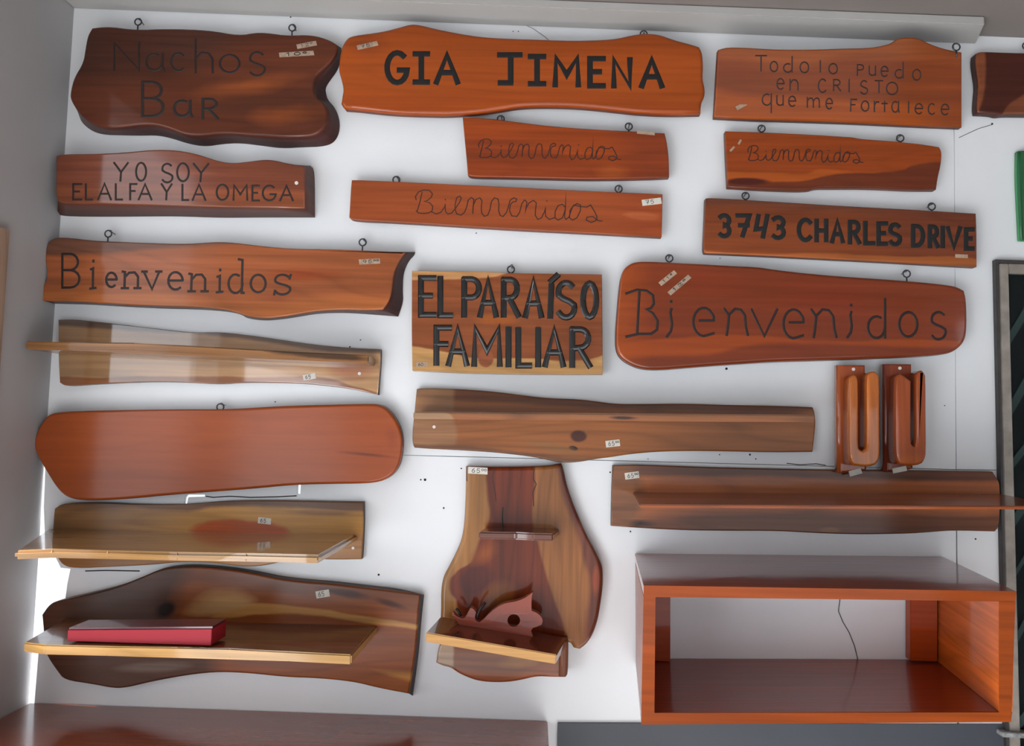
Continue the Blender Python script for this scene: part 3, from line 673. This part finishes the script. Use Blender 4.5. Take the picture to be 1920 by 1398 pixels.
# 11 EL PARAISO
o11 = cr([(103,150),(500,155),(620,160),(700,165),(1235,172),(1238,400),(1240,768),(800,768),(400,760),(105,745),(100,500)], .3147, 740, 460)
t = mk('rectangular two-tone sign with glossy black letters EL PARAISO FAMILIAR', o11, .044)
m11 = wood('two_tone_heartwood', '#8a4a28', [('above', [(765,525),(860,523),(920,520),(945,514),(965,505),(1130,495)], '#c08a58', 3), ('below', [(765,648),(810,655),(850,662),(880,670),(920,672),(1000,672),(1060,676),(1095,674),(1135,664)], '#c08f58', 3), ('spot', (911,672,15,18,0), '#9a5432', .2), ('spot', (930,598,50,14,0), '#a85a26', .6), ('spot', (1080,640,60,50,0), '#7a3f22', .8)], d=.044, figure=.35)
m11s = wood('pale_sapwood_edge', '#9a6a3e', d=.044)
slab('board', o11, .044, .028, [m11, m11s], t, .002)
letters(t, [('E',787,815,521,590),('L',824,846,521,591),('P',867,901,523,592),('A',900,930,524,592),('R',942,972,524,592),('A',985,1015,525,593),('Iacute',1024,1046,520,594),('S',1045,1078,530,595),('O',1093,1118,531,594),('F',816,844,614,682),('A',841,875,615,683),('M',888,938,615,684),('I',949,958,616,685),('L',970,994,617,685),('I',1004,1014,617,685),('A',1022,1056,617,685),('R',1070,1106,617,686)], .044, 12, M_inkg, h=.0032)
eye(t, 958, 505, .014, 'nail at the single eye on top of the El Paraiso sign')
price(t, 791, 683, 22, 9, 0, .044, '60', M_tagold)

# 12 big Bienvenidos right
o12 = cr([(110,170),(130,140),(170,118),(250,118),(400,125),(600,138),(720,142),(800,155),(950,172),(1100,185),(1300,198),(1450,210),(1550,220),(1620,230),(1655,250),(1665,290),(1668,380),(1665,450),(1650,490),(1610,525),(1560,540),(1400,550),(1200,558),(1000,565),(800,570),(650,580),(500,590),(380,600),(280,608),(210,605),(160,590),(110,560),(85,520),(83,450),(90,350),(98,250)], .41667, 1120, 440)
t = mk('big glossy red brown tapered sign with carved Bienvenidos, right side', o12, .046)
m12 = wood('glossy_red_cedar', '#7f3517', [('below', [(1155,645),(1250,636),(1400,628),(1560,640),(1700,636),(1815,640)], '#9c4416', 5), ('below', [(1155,672),(1250,668),(1330,664),(1420,645),(1500,642),(1640,648),(1815,652)], '#7c3519', 8), ('left', [(1190,480),(1200,600),(1180,690)], '#a54a16', 60, .7), ('spot', (1560,560,120,60,0), '#84331a', .8, .7), ('spot', (1330,520,70,40,0), '#8a3517', .8, .6)], d=.046, rough=.3, coat=1.0, coat_rough=.05, figure=.2, grain=.25)
slab('board', o12, .046, .028, [m12, m1s], t, .008)
letters(t, [('Bcut',1174,1233,543,631),('icut',1249,1260,564,631),('ecut',1299,1338,577,630),('ncut',1358,1402,579,628),('v',1409,1457,580,630),('ecut',1468,1506,580,634),('ncut',1521,1568,580,632),('icut',1588,1597,571,632),('d',1627,1661,560,633),('o',1686,1720,585,631),('s',1745,1774,585,636)], .046, 5.6, M_burn)
eye(t, 1255, 484, .032, 'nail at the left eye of the big tapered Bienvenidos sign'); eye(t, 1700, 513, .032, 'nail at the right eye of the big tapered Bienvenidos sign')
price(t, 1252, 521, 38, 9, 38, .046, '115', M_tagold); price(t, 1274, 534, 52, 9, 40, .046, '120', M_tagold)

# 15 plain oval board
o15 = cr([(150,270),(155,230),(180,180),(210,140),(250,125),(400,118),(600,115),(800,112),(1000,112),(1100,108),(1250,98),(1450,92),(1650,88),(1710,90),(1750,115),(1790,170),(1810,230),(1810,300),(1795,370),(1760,415),(1710,440),(1640,448),(1450,450),(1300,455),(1150,470),(950,485),(750,500),(600,515),(430,525),(340,522),(290,505),(250,465),(210,400),(175,340),(155,300)], .41667, 0, 720)
t = mk('blank rounded orange brown board without lettering', o15, .044)
m15 = wood('plain_orange_cedar', '#97461c', [('spot', (690,852,70,4,-4), '#6a2c14', .9), ('spot', (735,820,14,26,10), '#8e3f1c', .8)], d=.044, rough=.4, coat=.7, coat_rough=.18, figure=.12, grain=.15)
slab('board', o15, .044, .026, [m15, m1s], t, .007)
eye(t, 413, 763, .024, 'nail at the hidden eye behind the blank rounded board')

# ------------------------------------------------------------------ live edge wall shelves
EDG = lambda n, c: wood(n, c, d=.02, coat=.15, rough=.5, figure=.5)
def shelf(label, o, d): return mk(label, o, d, 'shelf', 'wall_shelf')
# 14 upper left shelf
o14 = cr([(262,430),(330,428),(450,440),(600,458),(750,475),(870,488),(980,485),(1060,492),(1200,510),(1400,540),(1560,555),(1712,562),(1712,620),(1700,768),(1600,745),(1500,730),(1350,715),(1200,712),(1080,712),(980,720),(850,712),(700,708),(500,715),(350,725),(290,728),(268,712),(262,600)], .41667, 0, 420)
t = shelf('narrow live-edge shelf below the long flared Bienvenidos sign, mirror-like varnish', o14, .022)
m14 = wood('pale_live_edge', '#b58a60', [('below', [(200,708),(330,706),(480,706),(590,706),(660,722),(712,738)], '#8a5532', 4), ('above', [(100,610),(300,622),(400,628),(500,642),(620,658),(712,662)], '#6a5346', 6), ('spot', (660,690,50,26,0), '#a36b4c', .7)], d=.022, rough=.25, coat=1.0, coat_rough=.05, figure=.5, ior=1.9)
slab('backboard', o14, .022, .02, [m14, EDG('dark_bark_edge', '#4e362a')], t, .0025)
mp14 = wood('brown_plank', '#94663f', [('spot', (600,665,120,9,-4), '#4a3222', .5), ('spot', (290,640,40,6,0), '#c8a27c', .6)], d=.12, rough=.35, figure=.6)
plank('shelf_plank', [(48,639,.125),(130,641,.125),(250,642,.125),(400,650,.125),(550,659,.125),(692,665,.125)], [706, 112], .020, [mp14], t)
price(t, 580, 706, 24, 11, 8, .022, '65'); screw(t, 674, 700, .022, 3)

# 16 second shelf
o16 = cr([(240,600),(245,560),(280,535),(450,532),(600,540),(800,542),(900,535),(1020,525),(1200,522),(1400,525),(1635,530),(1636,640),(1627,788),(1500,790),(1380,785),(1300,790),(1200,815),(1120,822),(1040,815),(950,802),(800,800),(700,812),(500,822),(330,830),(280,815),(250,770),(235,700)], .41667, 0, 720)
t = shelf('golden live-edge shelf with an eye-shaped orange heartwood, below the blank board', o16, .022)
m16 = wood('golden_live_edge', '#b98544', [('left', [(300,930),(270,1000),(250,1070)], '#8a6240', 150, .8), ('above', [(240,950),(340,957),(400,950),(460,948),(560,952),(690,960)], '#6f4b33', 7), ('spot', (452,996,95,24,-1), '#b4521c', .2), ('below', [(240,1000),(380,1003),(480,1012),(560,1000),(690,997)], '#9b6537', 12, .7), ('spot', (600,960,70,6,0), '#9a6a3a', .5)], d=.022, figure=.4, coat=.5, coat_rough=.2)  # soft left zone: shade near the corner mixed into the timber colour
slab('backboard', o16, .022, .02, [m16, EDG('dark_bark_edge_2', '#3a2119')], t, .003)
mp16 = wood('golden_plank', '#a87d48', [], d=.3, figure=.4, rough=.3, coat=1, coat_rough=.03, cb=.02)
plank('shelf_plank', [(27,1033,.33),(95,1030,.335),(200,1032,.335),(330,1035,.335),(460,1037,.335),(600,1040,.335)], [671, 85], .018, [mp16], t, .006)
price(t, 496, 976, 25, 12, -8, .022, '65'); screw(t, 662, 1027, .022, 2.6)

# 17 big shelf
o17 = cr([(185,340),(182,310),(215,262),(260,245),(400,215),(520,185),(620,145),(700,110),(780,98),(860,98),(960,105),(1060,118),(1150,135),(1230,152),(1350,165),(1450,172),(1600,190),(1740,205),(1845,220,1862,222),(1836,320,1850,330),(1826,480,1838,490),(1795,657,1812,665),(1740,648),(1650,630),(1550,605),(1400,590),(1250,585),(1100,568),(960,562),(850,572),(740,590),(640,610),(560,630),(500,635),(400,615),(280,598),(250,560),(215,510),(195,470),(190,400)], .42708, 0, 1020)
t = shelf('widest live-edge shelf, lower left, carrying the red box', o17, .035)
m17 = wood('walnut_live_edge', '#8c4c24', [('above', [(330,1100),(400,1090),(520,1100),(640,1118),(800,1150)], '#7a4426', 10), ('spot', (400,1135,75,28,18), '#b08050', .5), ('below', [(300,1190),(370,1168),(430,1142),(470,1130),(560,1136),(700,1158),(790,1172)], '#b98548', 4), ('below', [(300,1150),(360,1156),(430,1158),(480,1150),(560,1150),(700,1170),(790,1180)], '#8a471d', 4), ('below', [(400,1235),(520,1236),(600,1240),(680,1255),(790,1262)], '#b27838', 10), ('below', [(660,1235),(720,1262),(780,1282),(790,1290)], '#8a4a20', 8), ('left', [(360,1060),(330,1120),(325,1180),(400,1235),(400,1290)], '#4a3024', 40, .9), ('spot', (425,1132,60,17,12), '#c09664', .5, .85), ('spot', (312,1142,26,18,20), '#26150f', .4), ('spot', (640,1110,60,8,-8), '#4c2416', .6), ('spot', (735,1132,40,8,-15), '#4f2617', .6), ('spot', (290,1250,80,10,4), '#6d5c50', .6)], d=.035, figure=.4, grain=.3, coat=.4, coat_rough=.25)  # left zone: partly dark bark-side wood, partly shade painted into the colour
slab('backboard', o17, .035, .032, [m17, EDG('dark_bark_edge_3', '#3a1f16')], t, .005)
mp17 = wood('honey_plank', '#c79a5a', [], d=.26, figure=.35)
mp17t = wood('honey_plank_top', '#7d4d2e', d=.1, figure=.5, rough=.3, cb=.03)
pk = plank('shelf_plank', [(45,1204,.24),(84,1208,.28),(200,1211,.28),(330,1213,.28),(430,1215,.28),(540,1221,.28),(659,1227,.28)], [710, 127], .021, [mp17, mp17t], t, .003)
for p in pk.data.polygons:
    if p.normal.z > 0.7: p.material_index = 1
price(t, 605, 1113, 26, 14, 8, .035, '65')
# red box lying on it
top = P(262, 1180, .255); zt = top.z
zb = P(300, 1212, .28).z + 0.0006
a = P(127, 1181, .262); b = P(397, 1179, .262)
M_red = plain('red_card', '#9c0d22', 0.65); M_reddark = plain('dark_red_lid', '#5e1f2c', 0.25, coat=0.6)
tb = thing('flat_box', 'flat bright red box lying on the widest live-edge shelf', 'box', ((a.x+b.x)/2, -.23, zb))
f0, f1 = Vector((a.x, -.262, a.z)), Vector((b.x, -.262, b.z))
bx = hexa('box_body', [f0, f1, f1+Vector((.002, .075, 0)), f0+Vector((.004, .075, 0))], bottom=[Vector((v.x, v.y, zb)) for v in (f0, f1, f1+Vector((.002, .075, 0)), f0+Vector((.004, .075, 0)))], mats=[M_red], parent=tb, bevel=.0008)
L0, L1 = f0+Vector((0, .004, .0006)), f1+Vector((0, .004, .0006))
hexa('lid', [L0, L1, L1+Vector((.002, .069, 0)), L0+Vector((.004, .069, 0))], vec=(0, 0, .004), mats=[M_reddark], parent=tb, bevel=.0006)

# 18 centre shelf
o18 = [(781,729),(797,727),(866,729),(929,734),(976,740),(1023,746),(1086,748),(1118,752),(1155,757),(1200,757),(1287,756),(1370,759),(1453,760),(1524,763),(1528,772),(1530,790),(1528,815),(1524,847),(1453,848),(1370,846),(1287,845),(1224,847),(1174,852),(1145,857),(1118,860),(1080,867),(1048,867),(1023,861),(992,855),(929,848),(866,844),(803,841),(777,839),(773,831),(773,810),(775,790),(778,759)]
t = shelf('long brown live-edge shelf with a knot, centre, seen edge-on at eye level', o18, .024)
m18 = wood('brown_live_edge', '#96592c', [('above', [(770,745),(900,752),(1050,762),(1200,768),(1530,770)], '#70432a', 8), ('left', [(850,790),(855,815),(848,845)], '#a07552', 8, .7), ('spot', (1085,818,17,12,0), '#4c2415', .3), ('spot', (1075,840,10,5,-10), '#1c0e0a', .3), ('spot', (1040,840,60,14,-12), '#8f5d33', .7), ('below', [(770,832),(900,838),(1000,850),(1100,860)], '#6d452c', 6)], d=.024, figure=.4, coat=.4)
slab('backboard', o18, .024, .021, [m18, EDG('dark_bark_edge_4', '#4a2c20')], t, .004)
mp18 = wood('brown_plank_2', '#8e5630', [('left', [(795,768),(840,775),(845,800)], '#a08060', 6, .7), ('above', [(770,772),(1000,777),(1200,779),(1530,779)], '#7c502f', 6), ('below', [(770,786),(1000,789),(1530,790)], '#8d5127', 3), ('spot', (1170,783,30,4,0), '#3a2217', .6)], d=.15, figure=.6)
plank('shelf_plank', [(775,771,.14),(960,773,.14),(1150,775,.14),(1340,776,.14),(1528,777,.14)], [1500, 790], .018, [mp18], t, .003)
price(t, 1149, 831, 27, 13, 5, .024, '6500'); screw(t, 814, 800, .024, 3)

# 19 long right shelf
o19 = cr([(70,78),(180,73),(400,82),(600,88),(800,92),(1080,98),(1500,100),(1780,105),(1800,135),(1815,165),(1812,350),(1790,375),(1600,370),(1500,378),(1400,385),(1200,388),(1050,385),(950,380),(800,372),(600,372),(400,370),(200,360),(62,350),(65,200)], .41667, 1120, 840)
t = shelf('long dark brown shelf above the red cubby, its plank passing the window frame', o19, .022)
m19 = wood('dark_brown_live_edge', '#ad6233', [('above', [(1145,895),(1300,892),(1500,895),(1700,900),(1880,902)], '#6e4029', 8), ('below', [(1145,975),(1300,960),(1500,960),(1880,960)], '#744328', 20), ('spot', (1180,980,50,8,0), '#3a2218', .6), ('spot', (1555,993,22,6,0), '#8a5834', .5), ('left', [(1190,880),(1205,930),(1180,990)], '#7d4e30', 20)], d=.022, figure=.5)
slab('backboard', o19, .022, .02, [m19, EDG('dark_bark_edge_5', '#3c241a')], t, .003)
mp19 = wood('red_brown_plank', '#944a20', d=.3, figure=.5, rough=.35, coat=.6)
plank('shelf_plank', [(1199,945,.33),(1350,946,.33),(1500,947,.33),(1700,948,.33),(1850,948,.33),(1990,949,.33)], [1876, 1186], .007, [mp19], t, .002)
price(t, 1185, 891, 27, 13, 6, .022, '6500')

# ------------------------------------------------------------------ slotted hooks
def hanger(dx, dy, label, pal, sl, rise):
    pl = [(1570+dx, 684+dy), (1623+dx, 684+dy), (1624+dx, 760+dy), (1626+dx, 880+dy), (1612+dx, 884+dy), (1580+dx, 888+dy), (1571+dx, 886+dy), (1570+dx, 780+dy)]
    t = mk(label, pl, .05, 'holder', 'slotted_holder')
    mb = wood('holder_plate'+str(dx), pal[0], [('left', [(1580+dx, 690), (1580+dx, 880)], pal[1], 6)], d=.045, vertical=True, rough=.2, coat=1, coat_rough=.04, figure=.3)
    slab('back_plate', pl, .045, .02, [mb], t, .007, smooth=1)
    # U shaped front: long slot open at the top
    a, b = 1594+dx, 1650+dx
    s0, s1 = sl[0]+dx, sl[1]+dx
    u = [(a, 712+dy), (a+4, 704+dy), (a+9, 702+dy), (a+14, 706+dy), (s0, 716+dy), (s0, 780+dy), (s0, 838+dy+rise), (s0+3, 843+dy+rise), (s0+8, 845+dy+rise), (s1-2, 842+dy+rise), (s1, 836+dy+rise), (s1, 770+dy), (s1, 708+dy), (s1+3, 700+dy), (s1+9, 696+dy), (b-9, 696+dy), (b-3, 700+dy), (b, 709+dy), (b, 780+dy), (b+1, 850+dy), (b-2, 864+dy), (b-10, 873+dy), (1620+dx, 875+dy), (1600+dx, 872+dy), (a, 862+dy), (a-1, 800+dy)]
    mu = wood('holder_hook'+str(dx), pal[2], [('spot', (1610+dx, 870, 60, 20, 0), pal[3], .6)], d=.075, vertical=True, rough=.2, coat=1, coat_rough=.04, figure=.3)
    slab('hook', u, .085, .040, [mu], t, .0055, smooth=1)
    screw(t, 1600+dx, 692+dy, .045, 3)
    return t
t = hanger(0, 0, 'left of the two glossy orange slotted wooden holders, paler', ['#a04a24', '#b05a30', '#c26a2c', '#c8702a'], (1610, 1626), 0)
price(t, 1604, 885, 24, 11, 14, .046, '')
t = hanger(87, -2, 'right of the two glossy slotted wooden holders, darker red brown', ['#8a3c20', '#7d3624', '#a04c24', '#b0561e'], (1622, 1632), -6)
price(t, 1687, 880, 27, 10, 10, .046, '')

# ------------------------------------------------------------------ carved plaque holder
s20, ox, oy = .3147, 760, 860
o20 = cr([(360,45),(600,47),(850,42),(905,32),(930,28),(945,60),(965,160),(1000,260),(1040,360),(1080,450),(1130,540),(1165,610),(1180,660),(1180,760),(1165,870),(1150,960),(1120,1050),(1080,1110),(1040,1138),(1005,1130),(985,1100),(960,1095),(700,1100),(400,1110),(215,1080),(205,1000),(210,900),(210,780),(225,700),(260,640),(300,560),(330,490),(345,420),(352,340),(358,200)], s20, ox, oy)
t = mk('glossy tree-slab plaque with two small ledges and a carved red fish', o20, .035, 'plaque', 'wall_plaque')
Q = lambda *pts: cr(list(pts), s20, ox, oy)
m20 = wood('plaque_timber', '#6e2c12', [('left', Q((480,40),(490,200),(500,340),(440,480),(400,600),(300,680),(260,760),(300,850),(330,1000)), '#a06c3a', 6), ('right', Q((770,40),(770,180),(760,340),(790,500),(830,660),(890,850),(940,1000),(950,1100)), '#935c30', 5), ('left', Q((390,40),(385,300),(350,440),(330,560),(250,720),(225,900)), '#a87a4e', 8, .8), ('left', Q((310,540),(420,545),(410,600),(280,740),(255,780),(260,900)), '#8a4a30', 8, .0), ('right', Q((900,40),(950,250),(1010,400),(1060,600),(1100,760),(1075,960),(1060,1130)), '#6d3a28', 10), ('spot', (*Q((420,720))[0], 46, 30, 40), '#571f12', .35), ('spot', (*Q((480,560))[0], 40, 22, 30), '#8a4418', .7), ('spot', (*Q((560,800))[0], 40, 28, 30), '#93501c', .8), ('spot', (*Q((1135,720))[0], 8, 30, 0), '#98472a', .5)], d=.035, vertical=True, rough=.3, coat=.45, coat_rough=.08, figure=.5, grain=.45, wob=.0035)
m20s = wood('plaque_edge', '#7a4a35', coat=.15, d=.03, vertical=True)
slab('slab', o20, .035, .032, [m20, m20s], t, .010)
# splits in the timber
bm = bmesh.new()
for pl, w in ((Q((582,290),(578,340),(580,410)), 3), (Q((768,60),(762,120),(780,150),(760,200),(765,280)), 2.2), (Q((530,60),(518,110),(535,200),(540,250)), 1.8)):
    ribbon(bm, [Vector((P(x, y, .035).x, P(x, y, .035).z)) for x, y in pl], w*S, .0003, .035)
from_bm('split', bm, [M_burn], t, smooth=False)
# lower front block
o20b = cr([(215,1080),(960,1085),(972,1110),(970,1285),(955,1303),(870,1302),(780,1298),(700,1318),(620,1332),(520,1335),(430,1325),(360,1300),(310,1275),(270,1245),(220,1235),(182,1215),(195,1130)], s20, ox, oy)
m20b = wood('plaque_foot_timber', '#7c4220', [('left', Q((290,1080),(290,1240)), '#a88a70', 5), ('below', Q((180,1260),(330,1240),(560,1290),(800,1240),(980,1240)), '#8d4a28', 10), ('spot', (*Q((700,1190))[0], 50, 16, 10), '#946030', .6)], d=.05, rough=.3, coat=.5, coat_rough=.1, figure=.35)
slab('foot', o20b, .06, .055, [m20b, m20s], t, .006)
post = cr([(915,1085),(970,1080),(973,1120),(970,1285),(955,1303),(915,1302),(918,1200)], s20, ox, oy)
slab('post', post, .075, .05, [m20s], t, .008, smooth=1)
# upper ledge with a notch
mL = wood('ledge_timber', '#6b3824', d=.1, rough=.2, coat=1, coat_rough=.04)
lf = [(897,996),(925,995),(957,997),(967,999),(1000,999),(1038,1000)]
tp = [P(x, y, .125) for x, y in lf]; tp = [Vector((v.x, -.125, tp[0].z + (tp[-1].z-tp[0].z)*i/5)) for i, v in enumerate(tp)]
tp[2].y += .004; tp[3].y += .008
bk = [Vector((P(1049, 985, .03).x, -.033, tp[-1].z)), Vector((P(912, 982, .03).x, -.033, tp[0].z))]
hexa('ledge', tp + bk, vec=(0, 0, -.018), mats=[mL], parent=t, bevel=.004, seg=3)
# lower ledge: sawn front edge, tilted
mF = wood('raw_sawn_edge', '#c99a63', d=.2, rough=.6, coat=0, figure=.15, grain=.4)
mT = wood('lower_ledge_top', '#6a3322', d=.1, rough=.25, coat=1, coat_rough=.05)
f = [P(799, 1185, .2), P(1044, 1227, .2)]
bk = [P(1062, 1199, .05), P(827, 1163, .05)]
# keep the two ends level front to back
bk = [Vector((bk[0].x, -.062, f[1].z+.002)), Vector((bk[1].x, -.062, f[0].z+.002))]
lg = hexa('lower_ledge', f + bk, vec=(-.002, 0, -.021), mats=[mF, mT], parent=t, bevel=.002)
for p in lg.data.polygons:
    if abs(p.normal.y) < .7: p.material_index = 1
price(t, 896, 882, 37, 13, -4, .036, '6500')

# carved fish standing on the lower ledge
fo = [(300,330),(318,300),(345,345),(415,372),(440,360),(490,262),(520,268),(548,305),(535,360),(550,395),(580,410),(620,380),(700,300),(780,240),(850,212),(960,195),(1060,150),(1116,100),(1102,180),(1104,290),(1150,308),(1200,345),(1218,390),(1205,430),(1160,452),(1115,465),(1098,495),(1115,545),(1140,600),(1090,600),(1040,575),(985,560),(950,535),(905,528),(860,545),(830,568),(780,560),(735,530),(690,500),(640,487),(600,495),(578,522),(520,530),(460,520),(420,480),(380,430),(330,370)]
fo = cr(fo, .1875, 790, 1090)
mf = wood('red_carving', '#8e3a22', [('spot', (1012,1166,14,14,0), '#b85f24', .6)], d=.09, rough=.2, coat=1, coat_rough=.05, figure=.15, grain=.2)
tf = mk('glossy red brown carved fish with an eye hole on the lower ledge of the plaque', fo, .09, 'carving', 'carved_fish')
q = [(P(x, y, .10).x, P(x, y, .10).z) for x, y in fo]
c0 = P(790+925*.1875, 1090+390*.1875, .10)
hole = [(c0.x + 11.5*S/1.05*math.cos(a), c0.z + 11.5*S/1.05*math.sin(a)) for a in [math.radians(i*20) for i in range(18)]]
fm = panel2d('body', smooth_poly(q, 1), [hole], -.10, .022, [mf], tf)
bm = bmesh.new(); bm.from_mesh(fm.data)
es = [e for e in bm.edges if len(e.link_faces) == 2 and e.calc_face_angle(0) > 1.0 and min(v.co.y for v in e.verts) + tf['_loc'][1] < -.0999]
bmesh.ops.bevel(bm, geom=es, offset=.0035, segments=3, affect='EDGES', clamp_overlap=True)
bm.to_mesh(fm.data); bm.free()
bm = bmesh.new()
for pl in (((348,268),(375,300),(398,345)), ((640,208),(590,270),(565,330),(560,378))):  # dark tubes drawn for the shaded slits cut between the fins
    pts = cr(list(pl), .1875, 790, 1090)
    tube_bm(bm, [P(x, y, .099) for x, y in pts], .0035, 6)
from_bm('fin_slit', bm, [M_burn], tf)

# ------------------------------------------------------------------ red cubby
def hx(name, fr, bkk, df_, db_, mats, parent, bevel=.0015):
    return hexa(name, [P(x, y, df_) for x, y in fr], bottom=[P(x, y, db_) for x, y in bkk], mats=mats, parent=parent, bevel=bevel)
DB = .365
mc = wood('red_orange_varnish', '#a8400f', d=.3, rough=.3, coat=.5, coat_rough=.06, figure=.2, grain=.25)
mcf = wood('red_orange_front', '#93400e', d=.36, rough=.4, coat=.35, figure=.2)
mct = wood('red_orange_top', '#93351c', d=.3, rough=.3, coat=1, coat_rough=.1, figure=.2)
mcb = wood('red_orange_floor', '#8f3a1e', d=.3, rough=.3, coat=.6, coat_rough=.1, figure=.15)
mc_lit = wood('bright_orange_side', '#dd6a22', [('spot', (1800,1168,9,24,55), '#7a3416', .5)], d=.1, rough=.35, coat=.8, figure=.45, scale=1.2)  # side coloured brighter for the daylight that reaches it from the left
ft = [(1203,1336),(1207,1097),(1905,1108),(1896,1353)]
t = thing('wall_cubby', 'open red-orange rectangular wall cubby box, lower right', 'shelf', ctr(ft, .2))
hx('top_panel', [(1207,1097),(1906,1108),(1904,1128),(1207,1118)], [(1190,1037),(1768,1043),(1767,1059),(1191,1053)], DB, .003, [mct], t)
hx('bottom_panel', [(1203,1336),(1899,1334),(1896,1353),(1202,1358)], [(1192,1234),(1768,1236),(1767,1250),(1192,1248)], DB, .003, [mcb], t)
hx('side_panel', [(1207,1118.5),(1229,1119),(1227,1336),(1203,1336)], [(1191,1053),(1206,1053),(1207,1234),(1192,1234)], DB, .003, [mcf], t)
hx('side_panel', [(1873,1127),(1904,1128),(1899,1334),(1873,1335)], [(1753,1058),(1768,1059),(1768,1236),(1753,1236)], DB, .003, [mc_lit], t)
for a, b in ((1206, 1257), (1707, 1758)):
    bar('back_stile', [(a,1064),(b,1064),(b,1240),(a,1238)], .004, .030, [mc], t)
# front faces of the frame stand a hair proud
hx('front_edge', [(1207,1097),(1906,1108),(1904,1127),(1229,1119),(1227,1336),(1873,1335),(1873,1127),(1904,1127.5),(1896,1353),(1202,1358)], [(1207,1097),(1906,1108),(1904,1127),(1229,1119),(1227,1336),(1873,1335),(1873,1127),(1904,1127.5),(1896,1353),(1202,1358)], DB+.0012, DB+.0002, [mcf], t, 0)
# cable behind it
bm = bmesh.new(); tube_bm(bm, [P(x, y, .0015) for x, y in ((1577,1060),(1575,1122),(1572,1145),(1580,1165),(1592,1185),(1602,1210),(1608,1235),(1610,1300))], .0009, 6)
tag(from_bm('cable', bm, [M_darksteel]), 'thin grey cable on the wall seen through the red cubby', 'cable')
bm = bmesh.new(); tube_bm(bm, [P(x, y, .0012) for x, y in ((800,34),(870,34),(940,38),(975,42),(1000,54),(1022,69),(1040,85))], .0007, 5)
tag(from_bm('wire', bm, [M_steel]), 'thin wire curving down the wall behind the Gia Jimena board', 'wire')

# ------------------------------------------------------------------ low cubby, cut by the bottom of the frame
m22 = wood('glossy_brown_top', '#8a4222', [('above', [(60,1370),(300,1380),(560,1392),(700,1370),(770,1345),(820,1372),(1020,1392)], '#7a4230', 20, .6)], d=.3, rough=.25, coat=1, coat_rough=.12, figure=.25)
m22f = wood('brown_side', '#5f3020', d=.3)
t = thing('low_cabinet', 'glossy brown cabinet top cut by the bottom of the photo', 'cabinet', (P(540, 1400, .2).x, -.2, 0))
A = P(24, 1331, .004); B = P(1027, 1336, .004)
zt = (A.z + B.z)/2
ax, bx_ = XL + .004, B.x
for nm, p0, p1, m in (('top_panel', (ax, -.46, zt-.022), (bx_, -.004, zt), m22), ('side_panel', (ax+.002, -.455, 0), (ax+.022, -.006, zt-.0225), m22f), ('side_panel', (bx_-.022, -.455, 0), (bx_-.002, -.006, zt-.0225), m22f), ('bottom_panel', (ax+.0225, -.455, .05), (bx_-.0225, -.006, .07), m22f), ('back_panel', (ax+.0225, -.012, .0705), (bx_-.0225, -.006, zt-.0225), m22f)):
    box(nm, p0, p1, [m], t, .002)

# ------------------------------------------------------------------ green board at the right edge
og = [(1909,283),(1914,281),(1990,282),(1990,450),(1918,451),(1914,449),(1911,390),(1908,330)]
t = mk('bright green board cut off by the right edge of the photo', og, .02, 'board', 'green_board')
mg = plain('green_paint', '#1c5a33', .5, coat=.3); mg2 = plain('light_green_edge', '#3f9459', .5)
slab('panel', og, .016, .014, [mg, mg2], t, .005)

for o in bpy.data.objects:
    if '_loc' in o: del o['_loc']
